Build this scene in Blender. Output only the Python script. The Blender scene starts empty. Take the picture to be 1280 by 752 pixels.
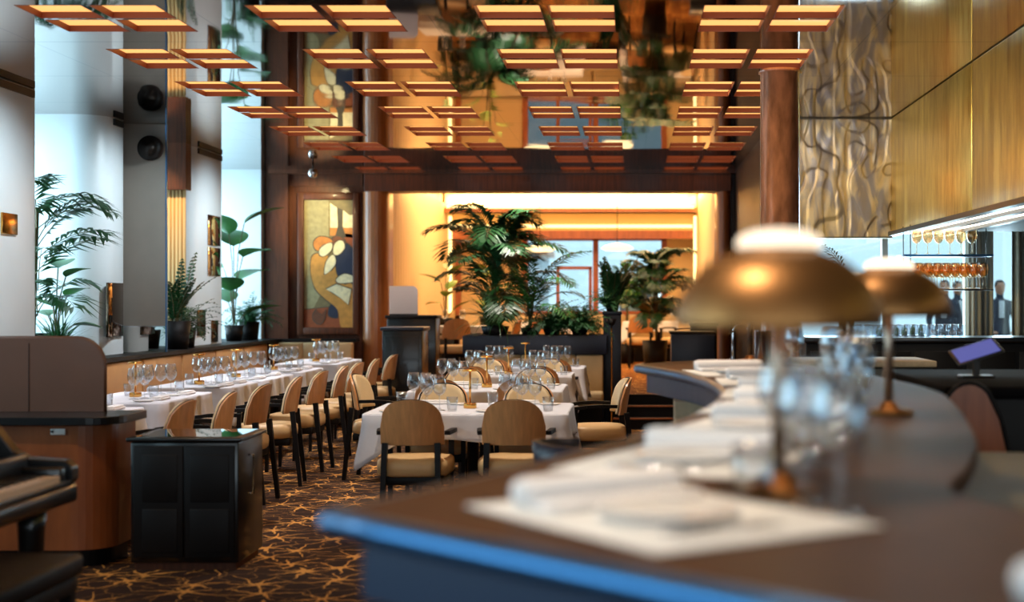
import bpy, bmesh, math, random
from mathutils import Vector, Matrix
random.seed(7)
sc = bpy.context.scene
COL = sc.collection
PI = math.pi
def lin(r, g, b):
    f = lambda c: ((c/255+0.055)/1.055)**2.4 if c > 10 else c/255/12.92
    return (f(r), f(g), f(b), 1)

# ------------------------------------------------------------------ materials
M = {}
def nodes(name):
    m = bpy.data.materials.new(name); m.use_nodes = True
    nt = m.node_tree; b = nt.nodes['Principled BSDF']
    return m, nt, b
def mat(name, col, rough=0.5, metal=0.0, spec=0.5, noise=0, nscale=8, bump=0, bscale=40, coat=0, stretch=None, sheen=0, col2=None):
    m, nt, b = nodes(name)
    b.inputs['Roughness'].default_value = rough; b.inputs['Metallic'].default_value = metal
    b.inputs['Specular IOR Level'].default_value = spec
    b.inputs['Coat Weight'].default_value = coat; b.inputs['Coat Roughness'].default_value = 0.08
    if sheen: b.inputs['Sheen Weight'].default_value = sheen
    b.inputs['Base Color'].default_value = col
    if noise or bump:
        tc = nt.nodes.new('ShaderNodeTexCoord'); mp = nt.nodes.new('ShaderNodeMapping')
        nt.links.new(tc.outputs['Object'], mp.inputs['Vector'])
        if stretch: mp.inputs['Scale'].default_value = stretch
    if noise:
        n = nt.nodes.new('ShaderNodeTexNoise'); n.inputs['Scale'].default_value = nscale; n.inputs['Detail'].default_value = 5
        nt.links.new(mp.outputs[0], n.inputs['Vector'])
        r = nt.nodes.new('ShaderNodeValToRGB')
        a = tuple(c*(1-noise) for c in col[:3])+(1,)
        e = col2 or tuple(min(1, c*(1+noise)) for c in col[:3])+(1,)
        r.color_ramp.elements[0].color = a; r.color_ramp.elements[1].color = e
        r.color_ramp.elements[0].position = .3; r.color_ramp.elements[1].position = .7
        nt.links.new(n.outputs['Fac'], r.inputs['Fac']); nt.links.new(r.outputs['Color'], b.inputs['Base Color'])
    if bump:
        n2 = nt.nodes.new('ShaderNodeTexNoise'); n2.inputs['Scale'].default_value = bscale; n2.inputs['Detail'].default_value = 3
        nt.links.new(mp.outputs[0], n2.inputs['Vector'])
        bu = nt.nodes.new('ShaderNodeBump'); bu.inputs['Strength'].default_value = bump; bu.inputs['Distance'].default_value = .01
        nt.links.new(n2.outputs['Fac'], bu.inputs['Height']); nt.links.new(bu.outputs[0], b.inputs['Normal'])
    M[name] = m
    return m
def emit(name, col, s):
    m, nt, b = nodes(name)
    b.inputs['Base Color'].default_value = (.02, .02, .02, 1)
    b.inputs['Emission Color'].default_value = col; b.inputs['Emission Strength'].default_value = s
    M[name] = m
def thin_glass(name, tint, refl=.9, base=.06):
    m = bpy.data.materials.new(name); m.use_nodes = True; nt = m.node_tree
    nt.nodes.remove(nt.nodes['Principled BSDF'])
    out = nt.nodes['Material Output']
    t = nt.nodes.new('ShaderNodeBsdfTransparent'); t.inputs[0].default_value = tint
    g = nt.nodes.new('ShaderNodeBsdfGlossy'); g.inputs['Roughness'].default_value = .03
    lw = nt.nodes.new('ShaderNodeLayerWeight'); lw.inputs[0].default_value = .3
    ma = nt.nodes.new('ShaderNodeMath'); ma.operation = 'MULTIPLY_ADD'; ma.inputs[1].default_value = refl; ma.inputs[2].default_value = base
    mx = nt.nodes.new('ShaderNodeMixShader')
    nt.links.new(lw.outputs['Facing'], ma.inputs[0]); nt.links.new(ma.outputs[0], mx.inputs[0])
    nt.links.new(t.outputs[0], mx.inputs[1]); nt.links.new(g.outputs[0], mx.inputs[2]); nt.links.new(mx.outputs[0], out.inputs[0])
    M[name] = m

mat('wood_dark', lin(88, 46, 25), .48, noise=.35, nscale=3, stretch=(14, 14, 1.2), coat=.08, spec=.3)
mat('wood_gold', lin(158, 92, 42), .4, noise=.3, nscale=3, stretch=(18, 18, 1), coat=.25)
mat('wood_desk', lin(150, 84, 44), .35, noise=.18, nscale=3, stretch=(5, 5, 1.2), coat=.3)
mat('wood_chair', lin(208, 146, 92), .3, noise=.14, nscale=3, stretch=(14, 14, 1.5), coat=.4)
mat('wood_burl', lin(180, 116, 84), .24, noise=.4, nscale=16, stretch=(1, 1, .3), coat=1)
mat('wood_panel', lin(172, 96, 54), .35, noise=.2, nscale=3, stretch=(6, 6, 1))
mat('black_wood', lin(20, 17, 17), .5, spec=.2)
mat('matte_black', lin(16, 14, 14), .85, spec=.08)
mat('black_lacquer', lin(10, 10, 12), .3, coat=.25)
mat('navy', lin(26, 34, 52), .4, noise=.1, nscale=6)
mat('navy_bar', lin(14, 34, 64), .4)
mat('dark_metal', lin(40, 36, 34), .35, metal=.8)
mat('edge_metal', lin(60, 112, 160), .3, metal=.9)
mat('brass', lin(214, 160, 84), .2, metal=1)
mat('lamp_brass', lin(150, 106, 62), .42, metal=.9, noise=.08, nscale=2)
mat('lamp_stem', lin(150, 132, 116), .3, metal=.9)
mat('steel', lin(200, 200, 205), .18, metal=1)
mat('cloth', lin(226, 226, 232), .85, bump=.15, bscale=9, sheen=.2)
mat('napkin', lin(232, 228, 226), .9, bump=.2, bscale=30)
mat('porcelain', lin(235, 232, 228), .15)
mat('cream_leather', lin(214, 186, 140), .45, noise=.06, nscale=5, bump=.1, bscale=60)
mat('seat_leather', lin(216, 178, 124), .45, noise=.06, nscale=5, bump=.1, bscale=60)
mat('tan_leather', lin(176, 130, 84), .4, noise=.08, nscale=4)
mat('pier_white', lin(216, 222, 224), .35, noise=.03, nscale=2)
mat('alcove_white', lin(226, 236, 240), .6)
mat('wall_taupe', lin(120, 108, 98), .6)
mat('taupe_panel', lin(128, 118, 108), .35, noise=.06, nscale=3)
mat('wall_dark', lin(52, 32, 22), .5, noise=.2, nscale=3, stretch=(6, 6, 1))
mat('screen_brown', lin(92, 58, 38), .45, noise=.08, nscale=5, coat=.1)
mat('cream_wall', lin(232, 196, 138), .6)
mat('curtain_cream', lin(232, 190, 130), .8)
mat('curtain_taupe', lin(150, 142, 126), .85)
mat('counter_top', lin(72, 48, 34), .52, noise=.18, nscale=14, spec=.1)
mat('stone_cream', lin(196, 172, 138), .6, noise=.12, nscale=30)
mat('olive_counter', lin(88, 76, 46), .5, noise=.1, nscale=8, spec=.15)
mat('leaf_dark', lin(28, 72, 36), .4, noise=.3, nscale=6)
mat('leaf_mid', lin(48, 104, 44), .4, noise=.3, nscale=6)
mat('leaf_fern', lin(40, 96, 52), .5, noise=.3, nscale=10)
mat('leaf_lime', lin(104, 140, 50), .4, noise=.3, nscale=6)
mat('stem', lin(84, 72, 38), .6)
mat('soil', lin(40, 28, 20), .95, noise=.4, nscale=30)
mat('skin', lin(196, 138, 108), .55)
mat('suit', lin(30, 38, 58), .8)
mat('hair', lin(44, 28, 20), .7)
mat('shirt', lin(220, 220, 224), .8)
mat('wood_mat', lin(226, 224, 220), .8)
mat('key_white', lin(240, 216, 186), .3)
mat('green_glass', lin(40, 110, 60), .15)
mat('asphalt', lin(120, 122, 124), .9, noise=.2, nscale=3)
emit('diffuser', (1, .47, .14, 1), 1.35)
emit('cap_glow', (1, .82, .6, 1), 1.6)
emit('cove_glow', (1, .68, .26, 1), 3.2)
emit('strip_glow', (1, .93, .78, 1), 3)
emit('pendant_glow', (1, .72, .36, 1), 2.2)
emit('tablet', (.12, .14, .5, 1), .7)
emit('sky_pane', (.62, .86, 1, 1), 1.0)
thin_glass('glass', (.93, .95, .97, 1), .75, .03)
thin_glass('amber_glass', (.98, .84, .66, 1), .6, .06)
thin_glass('pane', (.93, .97, .98, 1), .5, .04)
# bronze mirror ceiling with fine seams and a slight waviness
def ceiling_mat():
    m, nt, b = nodes('bronze_mirror')
    b.inputs['Metallic'].default_value = 1; b.inputs['Roughness'].default_value = .035
    geo = nt.nodes.new('ShaderNodeNewGeometry'); sp = nt.nodes.new('ShaderNodeSeparateXYZ')
    nt.links.new(geo.outputs['Position'], sp.inputs[0])
    def seam(out, off, pitch, w):
        a = nt.nodes.new('ShaderNodeMath'); a.operation = 'ADD'; a.inputs[1].default_value = off+100*pitch
        c = nt.nodes.new('ShaderNodeMath'); c.operation = 'MODULO'; c.inputs[1].default_value = pitch
        d = nt.nodes.new('ShaderNodeMath'); d.operation = 'LESS_THAN'; d.inputs[1].default_value = w
        nt.links.new(out, a.inputs[0]); nt.links.new(a.outputs[0], c.inputs[0]); nt.links.new(c.outputs[0], d.inputs[0])
        return d
    s1 = seam(sp.outputs['X'], 2.67, 1.41, .007); s2 = seam(sp.outputs['Y'], -9.78, 1.5, .02)
    mx = nt.nodes.new('ShaderNodeMath'); mx.operation = 'MAXIMUM'
    nt.links.new(s1.outputs[0], mx.inputs[0]); nt.links.new(s2.outputs[0], mx.inputs[1])
    mc = nt.nodes.new('ShaderNodeMix'); mc.data_type = 'RGBA'
    mc.inputs['A'].default_value = lin(138, 120, 108); mc.inputs['B'].default_value = lin(26, 18, 14)
    nt.links.new(mx.outputs[0], mc.inputs['Factor']); nt.links.new(mc.outputs['Result'], b.inputs['Base Color'])
    n = nt.nodes.new('ShaderNodeTexNoise'); n.inputs['Scale'].default_value = .8
    nt.links.new(geo.outputs['Position'], n.inputs['Vector'])
    bu = nt.nodes.new('ShaderNodeBump'); bu.inputs['Strength'].default_value = .12; bu.inputs['Distance'].default_value = .03
    nt.links.new(n.outputs['Fac'], bu.inputs['Height']); nt.links.new(bu.outputs[0], b.inputs['Normal'])
    M['bronze_mirror'] = m
ceiling_mat()
def carpet_mat(name, cell, base, line):
    m, nt, b = nodes(name); N = nt.nodes; L = nt.links
    b.inputs['Roughness'].default_value = .95; b.inputs['Specular IOR Level'].default_value = .15
    def mth(op, a, c=None, d=None):
        x = N.new('ShaderNodeMath'); x.operation = op
        for i, v in enumerate((a, c, d)):
            if v is None: continue
            if isinstance(v, (int, float)): x.inputs[i].default_value = v
            else: L.new(v, x.inputs[i])
        return x.outputs[0]
    geo = N.new('ShaderNodeNewGeometry')
    nz = N.new('ShaderNodeTexNoise'); nz.inputs['Scale'].default_value = 7; nz.inputs['Detail'].default_value = 2
    L.new(geo.outputs['Position'], nz.inputs['Vector'])
    sub = N.new('ShaderNodeVectorMath'); sub.operation = 'SUBTRACT'; sub.inputs[1].default_value = (.5, .5, .5)
    L.new(nz.outputs['Color'], sub.inputs[0])
    sca = N.new('ShaderNodeVectorMath'); sca.operation = 'SCALE'; sca.inputs['Scale'].default_value = .13
    L.new(sub.outputs[0], sca.inputs[0])
    add = N.new('ShaderNodeVectorMath'); add.operation = 'ADD'
    L.new(geo.outputs['Position'], add.inputs[0]); L.new(sca.outputs[0], add.inputs[1])
    vo = N.new('ShaderNodeTexVoronoi'); vo.voronoi_dimensions = '2D'; vo.inputs['Scale'].default_value = 1/cell; vo.inputs['Randomness'].default_value = .75
    L.new(add.outputs[0], vo.inputs['Vector'])
    df = N.new('ShaderNodeVectorMath'); df.operation = 'SUBTRACT'
    sc2 = N.new('ShaderNodeVectorMath'); sc2.operation = 'SCALE'; sc2.inputs['Scale'].default_value = cell
    L.new(vo.outputs['Position'], sc2.inputs[0])
    L.new(add.outputs[0], df.inputs[0]); L.new(vo.outputs['Position'], df.inputs[1])
    sx = N.new('ShaderNodeSeparateXYZ'); L.new(df.outputs[0], sx.inputs[0])
    ang = mth('ARCTAN2', sx.outputs['Y'], sx.outputs['X'])
    r = mth('POWER', mth('ADD', mth('MULTIPLY', sx.outputs['X'], sx.outputs['X']), mth('MULTIPLY', sx.outputs['Y'], sx.outputs['Y'])), .5)
    sr = N.new('ShaderNodeSeparateXYZ'); L.new(vo.outputs['Color'], sr.inputs[0])
    ray = mth('ABSOLUTE', mth('SINE', mth('ADD', mth('MULTIPLY', ang, 3.5), mth('MULTIPLY', sr.outputs['X'], 6.28))))
    dist = mth('MULTIPLY', ray, mth('MULTIPLY', r, .3))
    # line half width shrinks outward, so that stars taper
    wd = mth('MAXIMUM', mth('SUBTRACT', .0095, mth('MULTIPLY', r, .03)), .0022)
    star = mth('LESS_THAN', dist, wd)
    ve = N.new('ShaderNodeTexVoronoi'); ve.voronoi_dimensions = '2D'; ve.feature = 'DISTANCE_TO_EDGE'; ve.inputs['Scale'].default_value = 1/(cell*.5)
    L.new(add.outputs[0], ve.inputs['Vector'])
    web = mth('MULTIPLY', mth('LESS_THAN', ve.outputs['Distance'], .02), .35)
    fac = mth('MAXIMUM', star, web)
    mc = N.new('ShaderNodeMix'); mc.data_type = 'RGBA'; mc.inputs['A'].default_value = base; mc.inputs['B'].default_value = line
    L.new(fac, mc.inputs['Factor']); L.new(mc.outputs['Result'], b.inputs['Base Color'])
    M[name] = m
carpet_mat('carpet', .34, lin(46, 29, 22), lin(206, 146, 74))
carpet_mat('carpet_upper', .26, lin(120, 66, 28), lin(220, 160, 80))
def gold_mat():
    m, nt, b = nodes('gold_leaf')
    b.inputs['Metallic'].default_value = .75
    geo = nt.nodes.new('ShaderNodeNewGeometry')
    mp = nt.nodes.new('ShaderNodeMapping'); mp.inputs['Scale'].default_value = (6, 3.2, .5); nt.links.new(geo.outputs['Position'], mp.inputs['Vector'])
    n = nt.nodes.new('ShaderNodeTexNoise'); n.inputs['Scale'].default_value = 2.2; n.inputs['Detail'].default_value = 7; n.inputs['Roughness'].default_value = .7
    nt.links.new(mp.outputs[0], n.inputs['Vector'])
    r = nt.nodes.new('ShaderNodeValToRGB'); r.color_ramp.elements[0].color = lin(196, 150, 60); r.color_ramp.elements[1].color = lin(250, 220, 130)
    r.color_ramp.elements[0].position = .35; r.color_ramp.elements[1].position = .65
    nt.links.new(n.outputs['Fac'], r.inputs['Fac']); nt.links.new(r.outputs['Color'], b.inputs['Base Color'])
    q = nt.nodes.new('ShaderNodeMapRange'); q.inputs['To Min'].default_value = .22; q.inputs['To Max'].default_value = .42
    nt.links.new(n.outputs['Fac'], q.inputs['Value']); nt.links.new(q.outputs[0], b.inputs['Roughness'])
    bu = nt.nodes.new('ShaderNodeBump'); bu.inputs['Strength'].default_value = .3; bu.inputs['Distance'].default_value = .01
    nt.links.new(n.outputs['Fac'], bu.inputs['Height']); nt.links.new(bu.outputs[0], b.inputs['Normal'])
    M['gold_leaf'] = m
gold_mat()
def relief_mat():
    m, nt, b = nodes('relief_stone')
    b.inputs['Metallic'].default_value = .35; b.inputs['Roughness'].default_value = .38
    tc = nt.nodes.new('ShaderNodeTexCoord')
    mp = nt.nodes.new('ShaderNodeMapping'); mp.inputs['Scale'].default_value = (1, 1, .3); nt.links.new(tc.outputs['Object'], mp.inputs['Vector'])
    n = nt.nodes.new('ShaderNodeTexNoise'); n.inputs['Scale'].default_value = 9; n.inputs['Detail'].default_value = 6; n.inputs['Distortion'].default_value = 1.2
    nt.links.new(mp.outputs[0], n.inputs['Vector'])
    r = nt.nodes.new('ShaderNodeValToRGB'); r.color_ramp.elements[0].color = lin(150, 138, 132); r.color_ramp.elements[1].color = lin(214, 186, 138)
    r.color_ramp.elements[0].position = .4; r.color_ramp.elements[1].position = .62
    nt.links.new(n.outputs['Fac'], r.inputs['Fac']); nt.links.new(r.outputs['Color'], b.inputs['Base Color'])
    M['relief_stone'] = m
relief_mat()
mat('mirror', lin(190, 186, 180), .02, metal=1)
mat('mirror_dark', lin(120, 100, 84), .05, metal=1)
def leafy(name):
    m = M[name]; b = m.node_tree.nodes['Principled BSDF']
    b.inputs['Subsurface Weight'].default_value = 0
    return m

# ------------------------------------------------------------------ mesh helpers
class MB:
    def __init__(s): s.v = []; s.f = []; s.m = []; s.sm = []
    def add(s, vs, fs, mi=0, smooth=False, T=None):
        o = len(s.v)
        for p in vs:
            p = Vector(p)
            s.v.append(T @ p if T is not None else p)
        for f in fs: s.f.append([i+o for i in f]); s.m.append(mi); s.sm.append(smooth)
        return s
    def box(s, x0, x1, y0, y1, z0, z1, mi=0, T=None):
        vs = [(x, y, z) for x in (x0, x1) for y in (y0, y1) for z in (z0, z1)]
        fs = [(0, 1, 3, 2), (4, 6, 7, 5), (0, 4, 5, 1), (2, 3, 7, 6), (0, 2, 6, 4), (1, 5, 7, 3)]
        return s.add(vs, fs, mi, False, T)
    def rbox(s, x0, x1, y0, y1, z0, z1, r=.02, mi=0, T=None, seg=2):
        bm = bmesh.new(); bmesh.ops.create_cube(bm, size=1)
        for v in bm.verts: v.co = Vector(((x0+x1)/2+v.co.x*(x1-x0), (y0+y1)/2+v.co.y*(y1-y0), (z0+z1)/2+v.co.z*(z1-z0)))
        bmesh.ops.bevel(bm, geom=list(bm.edges), offset=min(r, abs(x1-x0)/2.1, abs(y1-y0)/2.1, abs(z1-z0)/2.1), segments=seg, affect='EDGES', profile=.5)
        bm.verts.index_update()
        s.add([v.co.copy() for v in bm.verts], [[v.index for v in f.verts] for f in bm.faces], mi, True, T); bm.free()
        return s
    def lathe(s, prof, seg=24, mi=0, T=None, smooth=True):
        n = len(prof); vs = []; fs = []
        for k in range(seg):
            a = 2*PI*k/seg
            for r, z in prof: vs.append((r*math.cos(a), r*math.sin(a), z))
        for k in range(seg):
            k2 = (k+1) % seg
            for i in range(n-1): fs.append((k*n+i, k2*n+i, k2*n+i+1, k*n+i+1))
        return s.add(vs, fs, mi, smooth, T)
    def tube(s, pts, r, seg=8, mi=0, T=None, caps=True):
        pts = [Vector(p) for p in pts]; n = len(pts); vs = []; fs = []
        rr = r if isinstance(r, (list, tuple)) else [r]*n
        ref = Vector((0, 0, 1))
        for i, p in enumerate(pts):
            d = (pts[min(i+1, n-1)]-pts[max(i-1, 0)]).normalized()
            u = d.cross(ref)
            if u.length < .05: u = d.cross(Vector((1, 0, 0)))
            u.normalize(); w = d.cross(u).normalized()
            for k in range(seg):
                a = 2*PI*k/seg
                vs.append(p+(u*math.cos(a)+w*math.sin(a))*rr[i])
        for i in range(n-1):
            for k in range(seg):
                k2 = (k+1) % seg
                fs.append((i*seg+k, i*seg+k2, (i+1)*seg+k2, (i+1)*seg+k))
        if caps: fs.append(tuple(range(seg))[::-1]); fs.append(tuple((n-1)*seg+k for k in range(seg)))
        return s.add(vs, fs, mi, True, T)
    def bar(s, p, q, w, d, mi=0, T=None, w2=None, d2=None):
        p = Vector(p); q = Vector(q); dr = (q-p).normalized()
        u = Vector((1, 0, 0)) if abs(dr.x) < .9 else Vector((0, 1, 0))
        v = dr.cross(u).normalized(); u = v.cross(dr).normalized()
        w2 = w2 or w; d2 = d2 or d
        vs = [p+u*a*w/2+v*b*d/2 for a, b in ((-1, -1), (1, -1), (1, 1), (-1, 1))]+[q+u*a*w2/2+v*b*d2/2 for a, b in ((-1, -1), (1, -1), (1, 1), (-1, 1))]
        return s.add(vs, [(3, 2, 1, 0), (4, 5, 6, 7), (0, 1, 5, 4), (1, 2, 6, 5), (2, 3, 7, 6), (3, 0, 4, 7)], mi, False, T)
    def prism(s, poly, z0, z1, mi=0, T=None, bevel=0):
        n = len(poly)
        if bevel:
            cx = sum(p[0] for p in poly)/n; cy = sum(p[1] for p in poly)/n
        vs = [(x, y, z0) for x, y in poly]+[(x, y, z1) for x, y in poly]
        fs = [tuple(range(n))[::-1], tuple(range(n, 2*n))]+[(i, (i+1) % n, n+(i+1) % n, n+i) for i in range(n)]
        return s.add(vs, fs, mi, False, T)
    def build(s, name, mats, parent=None, loc=None, bevel=0):
        me = bpy.data.meshes.new(name)
        me.from_pydata([tuple(v) for v in s.v], [], s.f)
        for m in (mats if isinstance(mats, (list, tuple)) else [mats]): me.materials.append(M[m] if isinstance(m, str) else m)
        me.polygons.foreach_set('material_index', s.m); me.polygons.foreach_set('use_smooth', s.sm)
        bm = bmesh.new(); bm.from_mesh(me)
        bmesh.ops.recalc_face_normals(bm, faces=bm.faces)
        ng = [f for f in bm.faces if len(f.verts) > 4]
        if ng: bmesh.ops.triangulate(bm, faces=ng)
        bm.to_mesh(me); bm.free(); me.update()
        o = bpy.data.objects.new(name, me); COL.objects.link(o)
        if parent is not None: o.parent = parent
        if loc is not None: o.location = loc
        if bevel:
            b = o.modifiers.new('bevel', 'BEVEL'); b.width = bevel; b.segments = 2; b.limit_method = 'ANGLE'
        return o
def tag(o, label=None, cat=None, group=None, kind=None):
    if label: o['label'] = label
    if cat: o['category'] = cat
    if group: o['group'] = group
    if kind: o['kind'] = kind
    return o
def thing(name, label, cat, loc=(0, 0, 0), rz=0, group=None):
    o = bpy.data.objects.new(name, None); COL.objects.link(o)
    o.location = loc; o.rotation_euler = (0, 0, rz); o.empty_display_size = .1
    return tag(o, label, cat, group)
def struct(name, mb, mats, label=None, parent=None, bevel=0):
    o = mb.build(name, mats, parent, bevel=bevel); o['kind'] = 'structure'
    if label: o['label'] = label
    return o
def dup(root, loc, rz=None, label=None, group=None):
    r = root.copy(); COL.objects.link(r); r.location = loc
    if rz is not None: r.rotation_euler = (0, 0, rz)
    if label: r['label'] = label
    if group: r['group'] = group
    for ch in list(root.children):
        c = ch.copy(); COL.objects.link(c); c.parent = r
        for g in list(ch.children):
            d = g.copy(); COL.objects.link(d); d.parent = c
    return r
class Proto:   # the first placement moves the prototype itself, later ones copy it
    def __init__(s, root): s.root = root; s.used = False
    def put(s, loc, rz=0, label=None, group=None):
        if not s.used:
            s.used = True; s.root.location = loc; s.root.rotation_euler = (0, 0, rz)
            if label: s.root['label'] = label
            if group: s.root['group'] = group
            return s.root
        return dup(s.root, loc, rz, label, group)
def catmull(pts, n=6, closed=False):
    out = []; k = len(pts)
    for i in range(k if closed else k-1):
        P = [pts[(i+j) % k] if closed else pts[max(0, min(k-1, i+j))] for j in (-1, 0, 1, 2)]
        for t in range(n):
            u = t/n
            out.append(tuple(.5*((2*P[1][c])+(-P[0][c]+P[2][c])*u+(2*P[0][c]-5*P[1][c]+4*P[2][c]-P[3][c])*u*u+(-P[0][c]+3*P[1][c]-3*P[2][c]+P[3][c])*u**3) for c in range(len(pts[0]))))
    if not closed: out.append(tuple(pts[-1]))
    return out
# ------------------------------------------------------------------ camera (room axis Y = depth, X = right)
cam_d = bpy.data.cameras.new('camera'); cam = bpy.data.objects.new('camera', cam_d); COL.objects.link(cam)
cam.location = (0, 0, 1.5); cam.rotation_euler = (PI/2, 0, 0)
cam_d.sensor_width = 36; cam_d.lens = 36*1800/1280; cam_d.shift_x = -150/1280; cam_d.shift_y = -2/1280
cam_d.dof.use_dof = True; cam_d.dof.focus_distance = 11.5; cam_d.dof.aperture_fstop = 1.4
cam_d.clip_start = .05; cam_d.clip_end = 200
sc.camera = cam

# ------------------------------------------------------------------ room shell
CH = 3.25; XL = -5.0; YB = 19.6; UP = .36
struct('floor', MB().box(-6.2, 5.2, -3, 17.3, -.1, 0), 'carpet', 'dark carpet with branching gold line pattern')
up = MB().box(-6.2, 5.2, 17.3, 28, -.1, UP, 0)
struct('floor_upper', up, 'carpet_upper', 'raised carpet floor of the rear dining room')
steps = thing('steps', 'three dark carpeted steps up to the rear dining room', 'steps', (0, 0, 0)); 
for i, (y, z) in enumerate(((16.62, .12), (16.96, .24))):
    MB().box(-.22, .5, y, 17.3, z-.12, z).build('tread', 'black_wood', steps)
    MB().box(-.22, .5, y-.012, y+.02, z-.004, z+.012).build('nosing', 'brass' if 0 else 'wood_panel', steps)
MB().box(-.22, .5, 17.28, 17.3, 0, UP+.002).build('riser', 'black_wood', steps)

# ceiling with square recesses
gx = [-3.68, -2.31, -.95, .43]; SQ = .40; GP = .045
gy = [8.57+1.5*k for k in range(-2, 8)]
xs = []
for g in gx: xs += [(g, g+SQ), (g+SQ+GP, g+2*SQ+GP)]
ys = []
for k, g in enumerate(gy):
    ys.append((g, g+SQ, k))
    if g+2*SQ+GP < YB-.05: ys.append((g+SQ+GP, g+2*SQ+GP, k))
def cuts(pairs, a, b):
    c = [a]
    for p in pairs: c += [p[0], p[1]]
    return sorted(set(c+[b]))
cx = cuts(xs, -6.2, 5.2); cy = cuts(ys, -3, YB)
holesx = {round(p[0], 4) for p in xs}; holesy = {round(p[0], 4) for p in ys}
cm = MB()
for i in range(len(cx)-1):
    for j in range(len(cy)-1):
        if round(cx[i], 4) in holesx and round(cy[j], 4) in holesy: continue
        cm.add([(cx[i], cy[j], CH), (cx[i+1], cy[j], CH), (cx[i+1], cy[j+1], CH), (cx[i], cy[j+1], CH)], [(0, 1, 2, 3)])
ceil = struct('ceiling', cm, 'bronze_mirror', 'dark bronze mirrored ceiling panels')
struct('ceiling_slab', MB().box(-6.2, 5.2, -3, YB, CH+.06, CH+.16), 'wall_dark')
# one recessed light, then copies
cl = thing('ceiling_light', 'x', 'ceiling light')
h = .044; w = .004
hb = MB()
hb.box(0, SQ, 0, w, -.001, h); hb.box(0, SQ, SQ-w, SQ, -.001, h); hb.box(0, w, w, SQ-w, -.001, h); hb.box(SQ-w, SQ, w, SQ-w, -.001, h)
mat('light_housing', lin(128, 64, 42), .5)
hb.build('housing', 'light_housing', cl)
MB().box(w, SQ-w, w, SQ-w, h-.004, h).build('diffuser', 'diffuser', cl)
CL = Proto(cl)
colw = ['far left', 'centre left', 'centre', 'right']
ordn = ['first', 'second', 'third', 'fourth', 'fifth', 'sixth', 'seventh', 'eighth', 'ninth', 'tenth']
for j, (y0, y1, k) in enumerate(ys):
    for i, (x0, x1) in enumerate(xs):
        fr = 'rear' if round(y0-gy[k], 3) > 0 else 'front'
        lab = 'square amber ceiling light, %s %s of its four, %s row from back, %s column' % (fr, 'left' if i % 2 == 0 else 'right', ordn[9-k], colw[i//2])
        CL.put((x0, y0, CH), 0, lab, 'recessed square ceiling lights')

# left window wall: piers and alcoves
def pier(y0, y1, label):
    r = .3; poly = [(-6.2, y0), (-6.2, y1)]+[(XL-r+r*math.sin(PI/2*k/10), y1-r+r*math.cos(PI/2*k/10)) for k in range(11)]+[(XL-r+r*math.cos(PI/2*k/10), y0+r-r*math.sin(PI/2*k/10)) for k in range(11)]
    mb = MB().prism(poly, 0, CH)
    o = struct('wall_left', mb, 'pier_white', label)
    for p in o.data.polygons: p.use_smooth = abs(p.normal.z) < .5
    e = o.modifiers.new('split', 'EDGE_SPLIT'); e.split_angle = .5
    return o
def wbox(name, *b, m='pier_white', label=None): return struct(name, MB().box(*b), m, label)
pier(8.2, 12.3, label='white satin pier nearest the camera')
pier(13.6, 14.4, label='white pier with small dark mirror')
pier(16.3, 17.8, label='white pier with square mirror tiles')
wbox('wall_left', -6.2, XL, 19.4, YB+.3, 0, CH, m='alcove_white')
wbox('wall_left', -6.2, XL, -3, -1, 0, CH, m='wall_taupe')
wbox('wall_left', -6.2, XL, 4.0, 4.6, 0, CH, m='wall_taupe')
for a, b_ in ((12.3, 13.6), (14.4, 16.3), (17.8, 19.4), (4.6, 8.2), (-1, 4.0)):
    wbox('wall_left', -6.2, XL, a, b_, 0, .93, m='wall_taupe')
# window panes with frames in the outer wall
wn = 0
for a, b_ in ((12.3, 13.6), (14.4, 16.3), (17.8, 19.4), (4.6, 8.2), (-1, 4.0)):
    wn += 1
    w_ = thing('window_%d' % wn, None, None); w_['kind'] = 'structure'
    f = MB(); f.box(-6.1, -6.04, a, a+.05, .93, CH); f.box(-6.1, -6.04, b_-.05, b_, .93, CH); f.box(-6.1, -6.04, a, b_, .93, .99); f.box(-6.1, -6.04, a, b_, CH-.07, CH)
    f.box(-6.1, -6.04, (a+b_)/2-.02, (a+b_)/2+.02, .99, CH)
    fo = f.build('window_frame', 'pier_white', w_); fo['kind'] = 'structure'
    p = MB().box(-6.075, -6.065, a+.05, b_-.05, .99, CH-.07).build('pane', 'pane', w_); p['kind'] = 'structure'
# alcove head line and cornice rails on the piers
for n_, (a, b_) in enumerate(((8.2, 12.3), (13.6, 14.4), (16.3, 17.8))):
    t = MB(); t.box(XL-.005, XL+.018, a+.28, b_-.28, CH-.07, CH-.01)
    struct('trim_%d' % (n_+1), t, 'dark_metal')
# other walls
wbox('wall_behind_camera', -6.2, 5.2, -3.1, -3, 0, .5, m='wall_taupe')
wbox('wall_behind_camera', -6.2, 5.2, -3.1, -3, 2.9, CH, m='wall_taupe')
for x in (-6.2, -3.6, -1, 1.6, 4.9): wbox('wall_behind_camera', x, x+.3, -3.1, -3, .5, 2.9, m='wall_taupe')
wbox('wall_right', 5.1, 5.2, -3, 14.85, 0, CH, m='wall_dark')
# rear wall with the wide opening
OX0, OX1 = -3.3, 1.14
wbox('wall_rear', -6.2, -3.62, YB, YB+.3, 0, CH, m='wood_dark')
wbox('wall_rear', 1.34, 1.55, YB, YB+.3, 0, CH, m='wall_dark')
t = MB(); t.box(-3.62, 1.34, YB-.16, YB+.3, 2.96, 3.22)
struct('trim_4', t, 'wood_dark', 'broad wooden beam over the opening', bevel=.01)
t = MB(); t.box(-4.9, 1.4, YB-.2, YB+.02, 3.2, CH)
struct('trim_5', t, 'wood_dark')
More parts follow.
